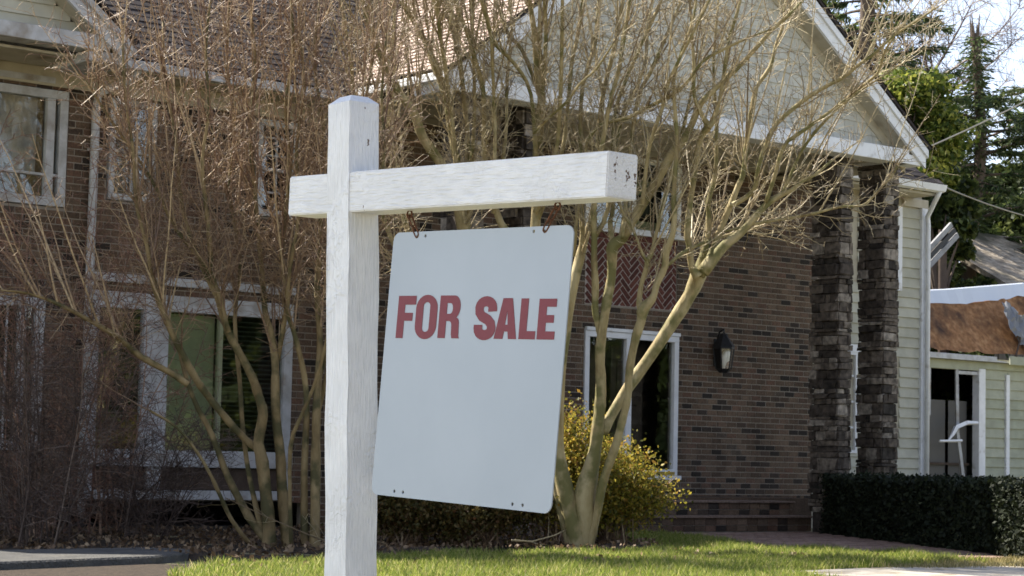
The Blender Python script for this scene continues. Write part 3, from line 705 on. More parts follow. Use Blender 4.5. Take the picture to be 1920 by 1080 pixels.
# stone columns -------------------------------------------------------------
stone_mesh = []
for k in range(5):
    b = MB(); b.box(-0.5, 0.5, -0.5, 0.5, -0.5, 0.5); me = b.mesh('stone', MAT['stone'], bevel=0.07)
    for v in me.vertices: v.co += Vector((rnd.uniform(-.07, .07), rnd.uniform(-.1, .1), rnd.uniform(-.09, .09)))
    stone_mesh.append(me)
def column(x0, x1, y0, y1, individual):
    core = MB().box(x0 + 0.03, x1 - 0.03, y0 + 0.03, y1 - 0.03, 0.0, 5.28).build('stone_column', MAT['stone'], house)
    st = []
    z = 0.3
    while z < 5.24:
        h = min(rnd.choice((0.05, 0.07, 0.08, 0.10, 0.13, 0.17)), 5.27 - z)
        if h < 0.03: break
        for face in ('f', 'l'):
            L = (x1 - x0) if face == 'f' else (y1 - y0); s = 0.0
            while s < L - 0.001:
                wd = min(rnd.choice((0.09, 0.14, 0.19, 0.26, 0.34)), L - s)
                if L - s - wd < 0.07: wd = L - s
                pr = rnd.uniform(-0.012, 0.035)
                if face == 'f': st.append(((x0 + s + wd / 2, y0 + 0.03 - pr, z + h / 2), (wd - 0.006, 0.08, h - 0.007)))
                else: st.append(((x0 + 0.03 - pr, y0 + s + wd / 2 + 0.008, z + h / 2), (0.08, wd - 0.006, h - 0.007)))
                s += wd
        # right and back faces, plain
        st.append(((x1 - 0.02, (y0 + y1) / 2, z + h / 2), (0.06, y1 - y0, h - 0.006)))
        z += h
    if individual:
        for c, sc in st:
            o = link('stone', rnd.choice(stone_mesh), core); o.location = c; o.scale = sc
    else:
        mb = MB()
        for c, sc in st: mb.box(c[0] - sc[0] / 2, c[0] + sc[0] / 2, c[1] - sc[1] / 2, c[1] + sc[1] / 2, c[2] - sc[2] / 2, c[2] + sc[2] / 2)
        o = mb.build('stone_facing', MAT['stone'], core); o['kind'] = 'stuff'
column(22.99, 23.29, 19.70, 20.16, True); column(22.04, 22.30, 19.70, 20.20, True)
column(15.4, 15.68, 19.70, 20.16, False); column(16.3, 16.58, 19.70, 20.16, False)
# porch slab and steps -------------------------------------------------------
MAT['tread'] = rand_mat('tread_brick', [(0, (0.17, 0.12, 0.09)), (1, (0.25, 0.185, 0.145))], nscale=30)
def step(n, x0, x1, y0, y1, z0, z1):
    s_ = MB().box(x0 + 0.01, x1 - 0.01, y0 + 0.012, y1, z0, z1 - 0.01).build(n, MAT['mortar'], house)
    x = x0
    while x < x1 - 0.05:   # bricks on edge along the nosing
        b = min(x + 0.2, x1)
        MB().box(x + 0.004, b - 0.004, y0, y0 + 0.10, z0 + 0.034, (z0 + z1) / 2 + 0.004).build('step_brick', MAT['brick'], s_)
        MB().box(x + 0.004, b - 0.004, y0 - 0.002, y0 + 0.30, (z0 + z1) / 2 + 0.014, z1).build('step_brick', MAT['brick'], s_)
        x += 0.2
    MB().box(x0 - 0.015, x1 + 0.015, y0 - 0.035, y0 + 0.42, z1 + 0.001, z1 + 0.032).build('tread', MAT['tread'], s_, bevel=0.006)
step('porch_step', 18.4, 22.08, 20.2, 20.6, 0.0, 0.21); step('porch_step', 18.4, 22.08, 20.55, 21.0, 0.21, 0.405)
MB().box(17.3, 22.9, 20.95, YW - 0.01, 0.0, 0.47).build('porch_floor', MAT['brick'], house)
# right end: lap siding, corner board, gutter, hip eave ------------------------
ew = MB().box(23.9, 26.5, YW + 0.06, YW + 0.16, 0.0, 5.36).build('end_wall', MAT['soffit'], house)
z = 0.3
while z < 5.1:
    for (a, b) in ((23.9, 24.4), (24.95, 25.86), (25.96, 26.46)) if (1.1 < z < 2.7 or 3.7 < z < 5.05) else ((23.9, 26.46),):
        MB().prism([(a, YW + 0.060, z + 0.165), (a, YW + 0.030, z), (a, YW + 0.062, z)], (b - a, 0, 0)).build('siding_board', MAT['siding'], ew)
    z += 0.16
MB().box(26.44, 26.58, YW - 0.005, YW + 0.14, 0.0, 5.12).build('corner_board', MAT['trim'], house, bevel=0.006)
MB().box(26.0, 26.6, YW + 0.0, YW + 0.06, 5.12, 5.26).build('frieze_board', MAT['soffit'], house, bevel=0.004)
MB().box(23.6, 26.22, EY + 0.1, YW + 0.1, 5.26, 5.30).build('eave_soffit', MAT['soffit'], house)
gm = MB(); gm.prism([(23.6, EY - 0.08, 5.42), (23.6, EY - 0.05, 5.32), (23.6, EY + 0.04, 5.30), (23.6, EY + 0.1, 5.42)], (2.68, 0, 0)); gm.build('gutter', MAT['trim'], house)
dsp = MB(); dsp.tube([(26.2, EY + 0.0, 5.33), (26.2, EY + 0.06, 5.24), (26.50, YW - 0.06, 4.98), (26.52, YW - 0.06, 4.85), (26.52, YW - 0.055, 0.3)], [0.04] * 5, 8); dsp.build('downspout', MAT['trim'], house, True)
window('narrow_window', 24.42, 24.93, 1.15, 2.72, y=YW + 0.03, fw=0.045, muntz=(1.55, 1.95, 2.35), parent=house)
MB().box(24.38, 24.97, YW - 0.0, YW + 0.06, 2.72, 2.84).build('window_head', MAT['trim'], house)
MB().box(25.86, 25.96, YW + 0.0, YW + 0.06, 3.75, 5.1).build('window_trim', MAT['trim'], house)
# left downspout ----------------------------------------------------------------
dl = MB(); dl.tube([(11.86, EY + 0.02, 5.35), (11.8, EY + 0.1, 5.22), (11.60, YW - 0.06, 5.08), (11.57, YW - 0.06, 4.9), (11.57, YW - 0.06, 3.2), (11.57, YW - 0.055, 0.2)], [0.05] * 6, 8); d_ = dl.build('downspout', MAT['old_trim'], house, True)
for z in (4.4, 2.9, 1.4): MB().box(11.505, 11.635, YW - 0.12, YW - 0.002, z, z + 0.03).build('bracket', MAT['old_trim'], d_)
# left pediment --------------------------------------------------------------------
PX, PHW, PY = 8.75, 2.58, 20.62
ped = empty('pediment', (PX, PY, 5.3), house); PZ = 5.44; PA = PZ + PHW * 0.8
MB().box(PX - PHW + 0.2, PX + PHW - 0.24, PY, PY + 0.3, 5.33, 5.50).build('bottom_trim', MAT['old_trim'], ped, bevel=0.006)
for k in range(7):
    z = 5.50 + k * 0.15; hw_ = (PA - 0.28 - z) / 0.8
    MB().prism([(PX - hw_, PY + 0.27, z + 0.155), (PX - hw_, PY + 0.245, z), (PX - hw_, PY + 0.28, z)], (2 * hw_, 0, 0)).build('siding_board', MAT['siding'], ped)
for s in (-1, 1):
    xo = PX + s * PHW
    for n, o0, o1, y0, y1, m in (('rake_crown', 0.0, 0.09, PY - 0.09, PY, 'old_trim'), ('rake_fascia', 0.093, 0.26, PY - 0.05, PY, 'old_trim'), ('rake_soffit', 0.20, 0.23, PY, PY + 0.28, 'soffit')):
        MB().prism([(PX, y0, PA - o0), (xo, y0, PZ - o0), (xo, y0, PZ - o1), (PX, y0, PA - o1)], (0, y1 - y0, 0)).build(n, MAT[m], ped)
    MB().prism([(xo + s * 0.04, PY - 0.11, PZ), (PX, PY - 0.11, PA + 0.03), (PX, PY - 0.11, PA + 0.07), (xo + s * 0.06, PY - 0.11, PZ + 0.04)], (0, 3.6, 0)).build('roof_deck', MAT['roof_shaded'], ped)
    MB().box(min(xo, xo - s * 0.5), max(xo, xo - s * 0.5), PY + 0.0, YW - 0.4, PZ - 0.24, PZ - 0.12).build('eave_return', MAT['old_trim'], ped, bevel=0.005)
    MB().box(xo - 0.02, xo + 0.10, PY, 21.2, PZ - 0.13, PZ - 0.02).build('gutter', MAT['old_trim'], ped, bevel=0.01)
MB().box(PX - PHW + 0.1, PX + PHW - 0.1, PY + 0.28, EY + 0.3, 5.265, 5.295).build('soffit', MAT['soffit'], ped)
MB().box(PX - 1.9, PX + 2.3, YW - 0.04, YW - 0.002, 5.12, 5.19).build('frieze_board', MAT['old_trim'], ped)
MB().prism([(PX - PHW + 0.3, PY + 0.30, 5.34), (PX + PHW - 0.3, PY + 0.30, 5.34), (PX, PY + 0.30, PA - 0.1)], (0, 0.04, 0)).build('pediment_wall', MAT['soffit'], ped)

# wall lantern -----------------------------------------------------------------------
LX, LZ = 21.80, 2.56
lan = empty('wall_lantern', (LX, YW, LZ - 0.35)); tag(lan, 'black metal wall lantern on the brick beside the patio window', 'lantern')
yl = YW - 0.17
MB().box(LX - 0.05, LX + 0.05, YW - 0.02, YW - 0.003, LZ - 0.2, LZ + 0.2).build('back_plate', MAT['black_metal'], lan, bevel=0.006)
MB().tube([(LX, YW - 0.02, LZ + 0.12), (LX, YW - 0.08, LZ + 0.30), (LX, yl, LZ + 0.34), (LX, yl, LZ + 0.26)], [0.014] * 4, 6).build('bracket_arm', MAT['black_metal'], lan, True)
def frus(n, r0, z0, r1, z1, m): return MB().prism([(LX - 1, 0, 0)] * 3, (0, 0, 1)) if False else _frus(n, r0, z0, r1, z1, m)
def _frus(n, r0, z0, r1, z1, m):
    b = MB(); lo = [(LX + r0 * math.cos(a), yl + r0 * math.sin(a), z0) for a in [math.pi / 6 + k * math.pi / 3 for k in range(6)]]; hi = [(LX + r1 * math.cos(a), yl + r1 * math.sin(a), z1) for a in [math.pi / 6 + k * math.pi / 3 for k in range(6)]]
    for k in range(6): b.face([lo[k], lo[(k + 1) % 6], hi[(k + 1) % 6], hi[k]])
    b.face(lo[::-1]); b.face(hi); return b.build(n, m, lan)
_frus('roof', 0.175, LZ + 0.08, 0.07, LZ + 0.22, MAT['black_metal']); _frus('cap', 0.07, LZ + 0.221, 0.025, LZ + 0.28, MAT['black_metal'])
_frus('base', 0.06, LZ - 0.30, 0.12, LZ - 0.24, MAT['black_metal']); _frus('rim', 0.16, LZ + 0.05, 0.16, LZ + 0.079, MAT['black_metal'])
for k in range(6):
    a = math.pi / 6 + k * math.pi / 3; a2 = a + math.pi / 3
    p0 = (LX + 0.115 * math.cos(a), yl + 0.115 * math.sin(a), LZ - 0.24); p1 = (LX + 0.155 * math.cos(a), yl + 0.155 * math.sin(a), LZ + 0.05)
    MB().tube([p0, p1], [0.011, 0.011], 5).build('cage_bar', MAT['black_metal'], lan)
    q0 = (LX + 0.115 * math.cos(a2), yl + 0.115 * math.sin(a2), LZ - 0.24); q1 = (LX + 0.155 * math.cos(a2), yl + 0.155 * math.sin(a2), LZ + 0.05)
    if k == 2: b = MB(); b.face([p0, q0, q1, p1]); b.build('pane', flat('smoked_pane', (0.012, 0.012, 0.012), 0.2), lan)
    elif k in (3, 4):
        b = MB(); b.face([p0, q0, q1, p1]); b.build('pane', MAT['glass'], lan)
b = MB(); b.tube([(LX, yl, LZ - 0.24), (LX, yl, LZ - 0.15), (LX + 0.01, yl - 0.02, LZ - 0.10), (LX + 0.03, yl - 0.04, LZ + 0.0), (LX + 0.035, yl - 0.04, LZ + 0.05)], [0.02, 0.04, 0.065, 0.055, 0.015], 10); b.build('bulb_glare', flat('bulb_glare_white', (0.85, 0.86, 0.82), 0.3), lan, True)  # large white bulb stands in for a bright reflection in the lantern

# ------------------------------------------------------------------ for-sale sign
Cc = Vector((2.8489, 4.0948, 0.6779 + CAM_Z))
ES = Vector((0.0229, -0.9989, -0.0410)).normalized(); EN = Vector((0.9997, 0.0230, 0.0)); EU = Vector((0.0009, -0.0410, 0.9992)); PU = Vector((-0.0159, 0.0130, 0.9998)).normalized()
DN = Vector((-0.0474, 0.0399, -0.9981)).normalized(); T0 = Vector((2.8952, 3.9707, 0.5269 + CAM_Z))
WB, HB, LB, STB = 0.0869, 0.096, 0.898, 0.164

spost = empty('sign_post', tuple(Cc + Vector((0.04, 0.04, 0)) - PU * 2.3)); tag(spost, 'weathered white wooden sign post with a cross arm in the foreground', 'sign post')
# post: local axes px = EN (right), py = -ES (back), pz = PU
px_ = EN.copy(); py_ = -ES - PU * (-ES).dot(PU); py_.normalize(); px_ = py_.cross(PU)
if px_.dot(EN) < 0: px_ = -px_
Mp = Matrix((px_, py_, PU)).transposed().to_4x4(); Mp.translation = Cc
wp = 0.0885
def loc_obj(name, mb, mats, Mx, parent, bevel=0.0, smooth=False):
    o = mb.build(name, mats, None, smooth, bevel); o.matrix_world = Mx; o.matrix_basis = Mx; setp(o, parent); return o
post = MB(); top, ch = 0.172, 0.020
def ring(x0, x1, y0, y1, z): return [(x0, y0, z), (x1, y0, z), (x1, y1, z), (x0, y1, z)]
zs = [-2.35] + [-2.2 + 0.1 * k for k in range(24)]; zs = [z for z in zs if z < top - 0.02] + [top]
rings = []
for k, z in enumerate(zs):
    j = lambda: rnd.uniform(-0.0009, 0.0009)
    rings.append([(0 + j(), 0 + j(), z), (wp + j(), 0 + j(), z), (wp + j(), wp + j(), z), (0 + j(), wp + j(), z)])
rings.append(ring(ch, wp - ch, ch, wp - ch, top + 0.018))
for a, b in zip(rings[:-1], rings[1:]):
    for k in range(4): post.face([a[k], a[(k + 1) % 4], b[(k + 1) % 4], b[k]])
post.face(rings[-1])
me = post.mesh('post', painted_wood('post_paint', 2, spots=((0.055, 0.0, 0.075, 0.010, 0.022), (0.045, 0.0, 0.160, 0.007, 0.010))))
bm = bmesh.new(); bm.from_mesh(me); bmesh.ops.remove_doubles(bm, verts=bm.verts, dist=1e-5)
bmesh.ops.bevel(bm, geom=[e for e in bm.edges if abs((e.verts[0].co - e.verts[1].co).normalized().z) > 0.9], offset=0.0022, segments=2, affect='EDGES'); bm.to_mesh(me); bm.free()
o = link('post', me); o.matrix_basis = Mp; setp(o, spost)
# cross arm: local x = EN, y = -ES (so near end is negative), z = EU
Ma = Matrix((EN, -ES, EU)).transposed().to_4x4(); Ma.translation = Cc + EN * 0.0015
arm = MB().box(0, WB, -LB, WB + STB, -HB, 0)
me = arm.mesh('cross_arm', painted_wood('arm_paint', 1, spots=((0.056, -LB, -0.045, 0.016, 0.042), (0.022, -LB, -0.03, 0.010, 0.05), (0.08, -LB, -0.05, 0.008, 0.045), (0.0, -0.06, -0.088, 0.010, 0.012))))
bm = bmesh.new(); bm.from_mesh(me); bmesh.ops.remove_doubles(bm, verts=bm.verts, dist=1e-5)
bmesh.ops.bevel(bm, geom=[e for e in bm.edges if len(e.link_faces) == 2 and e.calc_face_angle(0) > 1.0], offset=0.0028, segments=2, affect='EDGES'); bm.to_mesh(me); bm.free()
o = link('cross_arm', me); o.matrix_basis = Ma; setp(o, spost)

# panel
NS = ES.cross(DN).normalized()
if NS.dot(EN) > 0: NS = -NS          # towards the viewer (-X)
SW, SHT = 0.627, 0.612
def sp(u, v, out=0.0): return T0 + ES * u + DN * v + NS * out
sign = empty('for_sale_sign', tuple(T0 + ES * SW / 2)); tag(sign, 'pale grey for sale sign panel with red lettering hanging from the arm', 'sign')
HOL = [(0.0895, 0.0105), (0.1193, 0.0105), (0.4976, 0.0105), (0.5323, 0.0105), (0.0869, 0.6), (0.119, 0.6), (0.502, 0.6), (0.5352, 0.6)]
bm = bmesh.new()
def loop(pts):
    vs_ = [bm.verts.new(sp(u, v)) for u, v in pts]
    for i in range(len(vs_)): bm.edges.new((vs_[i], vs_[(i + 1) % len(vs_)]))
cr = 0.022; out = []
for (cx_, cy_, a0) in ((cr, cr, 180), (SW - cr, cr, 270), (SW - cr, SHT - cr, 0), (cr, SHT - cr, 90)):
    for k in range(9):
        a = math.radians(a0 + 90 * k / 8); out.append((cx_ + cr * math.cos(a), cy_ + cr * math.sin(a)))
loop(out)
for (hu, hv) in HOL: loop([(hu + 0.0042 * math.cos(a), hv + 0.0042 * math.sin(a)) for a in [k * math.pi / 6 for k in range(12)]])
bmesh.ops.triangle_fill(bm, use_beauty=True, use_dissolve=False, edges=bm.edges)
ext = bmesh.ops.extrude_face_region(bm, geom=list(bm.faces))
bmesh.ops.translate(bm, verts=[e for e in ext['geom'] if isinstance(e, bmesh.types.BMVert)], vec=-NS * 0.003)
bmesh.ops.recalc_face_normals(bm, faces=bm.faces)
me = bpy.data.meshes.new('panel'); bm.to_mesh(me); bm.free()
MAT['panel'] = pm('sign_panel', [(0.3, (0.365, 0.41, 0.445)), (0.7, (0.405, 0.45, 0.485))], 3.0, 0.42, 0.25, 4, bdist=0.004, spec=0.4)
me.materials.append(MAT['panel']); panel = link('panel', me, sign)

# lettering: heavy condensed capitals, cut as thin vinyl
MAT['red'] = pm('red_vinyl', [(0.3, (0.175, 0.027, 0.035)), (0.7, (0.20, 0.033, 0.043))], 60, 0.5)
def arc(cx, cy, rx, ry, a0, a1, n=10): return [(cx + rx * math.cos(math.radians(a0 + (a1 - a0) * k / n)), cy + ry * math.sin(math.radians(a0 + (a1 - a0) * k / n))) for k in range(n + 1)]
def letter(name, loops, u0, u1, v0, v1):
    """loops in a unit box, y up"""
    bm = bmesh.new()
    for L in loops:
        L = [p for i, p in enumerate(L) if math.hypot(p[0] - L[i - 1][0], p[1] - L[i - 1][1]) > 1e-4]
        vv = [bm.verts.new(sp(u0 + (u1 - u0) * x, v1 + (v0 - v1) * y, 0.0004)) for x, y in L]
        for i in range(len(vv)): bm.edges.new((vv[i], vv[(i + 1) % len(vv)]))
    bmesh.ops.triangle_fill(bm, use_beauty=True, use_dissolve=False, edges=bm.edges)
    ext = bmesh.ops.extrude_face_region(bm, geom=list(bm.faces))
    bmesh.ops.translate(bm, verts=[e for e in ext['geom'] if isinstance(e, bmesh.types.BMVert)], vec=NS * 0.0005)
    bmesh.ops.recalc_face_normals(bm, faces=bm.faces)
    me = bpy.data.meshes.new(name); bm.to_mesh(me); bm.free(); me.materials.append(MAT['red']); link(name, me, panel)
t = 0.40
Fl = [[(0, 0), (t, 0), (t, .41), (.86, .41), (.86, .60), (t, .60), (t, .79), (1, .79), (1, 1), (0, 1)]]
Ll = [[(0, 0), (1, 0), (1, .20), (.46, .20), (.46, 1), (0, 1)]]
El = [[(0, 0), (1, 0), (1, .20), (.46, .20), (.46, .41), (.9, .41), (.9, .60), (.46, .60), (.46, .80), (1, .80), (1, 1), (0, 1)]]
Ol = [arc(.5, .70, .5, .30, 0, 180, 12) + arc(.5, .30, .5, .30, 180, 360, 12), arc(.5, .75, .155, .085, 0, 180, 8) + arc(.5, .25, .155, .085, 180, 360, 8)]
Rl = [[(0, 0), (.36, 0), (.36, .40), (.50, .40)] + arc(.50, .30, .13, .10, 90, 0, 5) + [(.64, .10), (.68, 0), (1.04, 0), (1.0, .06)] + [(.98, .34)] + arc(.80, .36, .18, .13, 0, 75, 5) + arc(.70, .73, .30, .27, -55, 90, 10) + [(0, 1)],
      [(.36, .57), (.36, .82), (.52, .82)] + arc(.52, .695, .12, .125, 80, -80, 8) + [(.52, .57)]]
Al = [[(0, 0), (.40, 0), (.44, .18), (.60, .18), (.64, 0), (1, 0), (.72, 1), (.30, 1)], [(.465, .35), (.575, .35), (.525, .70)]]
# S as a thick ribbon
path = arc(.5, .735, .30, .155, 0, 180, 9)
path = [(.80, .655)] + arc(.5, .74, .295, .155, 0, 175, 10) + [(.22, .64), (.34, .545), (.62, .46), (.76, .37)] + arc(.5, .26, .295, .155, 5, -180, 11) + [(.205, .345)]
def ribbon(P, w_):
    Lf, Rt = [], []
    for i, p in enumerate(P):
        a = P[max(i - 1, 0)]; b = P[min(i + 1, len(P) - 1)]; dx, dy = (b[0] - a[0]), (b[1] - a[1]); dx *= 1.0; dy *= 1.35
        l = math.hypot(dx, dy); nx_, ny_ = -dy / l, dx / l
        Lf.append((p[0] + nx_ * w_ / 2, p[1] + ny_ * w_ / 2 * 0.62)); Rt.append((p[0] - nx_ * w_ / 2, p[1] - ny_ * w_ / 2 * 0.62))
    return Lf + Rt[::-1]
Sl = [ribbon(path, 0.385)]
letter('letter', Fl, .0414, .1079, .1492, .2477); letter('letter', Ol, .1100, .1885, .1470, .2492); letter('letter', Rl, .1965, .2705, .1490, .2460)
letter('letter', Sl, .3215, .3985, .1525, .2478); letter('letter', Al, .3939, .4695, .1557, .2455); letter('letter', Ll, .4770, .5308, .1565, .2453); letter('letter', El, .5365, .5930, .1574, .2452)

# rusty hooks
for (u, hu, lab) in ((0.052, 0.0895, 'rusty hook holding the sign corner nearer the post'), (0.568, 0.5323, 'rusty hook holding the sign corner at the arm end')):
    hk = empty('hanging_hook', tuple(sp(hu, 0.01))); tag(hk, lab, 'hook', 'rusty hooks under the arm')
    a = sp(u, -0.048); b = sp(hu, 0.0105)
    # screw eye under the arm
    ce = a + Vector((0, 0, -0.006)); pts = [ce + ES * (0.009 * math.cos(t_)) + EU * (0.009 * math.sin(t_)) for t_ in [math.pi / 2 + k * 2 * math.pi / 12 for k in range(13)]]
    MB().tube([a + EU * 0.02] + pts, [0.0022] * 14, 6).build('screw_eye', MAT['rust'], hk, True)
    # two elongated links
    dv = b - ce
    for q, (f0, f1) in enumerate(((0.05, 0.62), (0.52, 1.03))):
        p, e = ce + dv * f0, ce + dv * f1; ax = (e - p).normalized(); sd_ = NS if q == 0 else ES
        sd_ = (sd_ - ax * sd_.dot(ax)).normalized(); L2 = (e - p).length; mid = (p + e) / 2
        pts = []
        for k in range(17):
            an = 2 * math.pi * k / 16; pts.append(mid + ax * ((L2 / 2) * math.copysign(abs(math.cos(an)) ** 0.6, math.cos(an))) + sd_ * (0.0065 * math.copysign(abs(math.sin(an)) ** 0.7, math.sin(an))))
        MB().tube(pts, [0.0021] * 17, 6).build('link', MAT['rust'], hk, True)

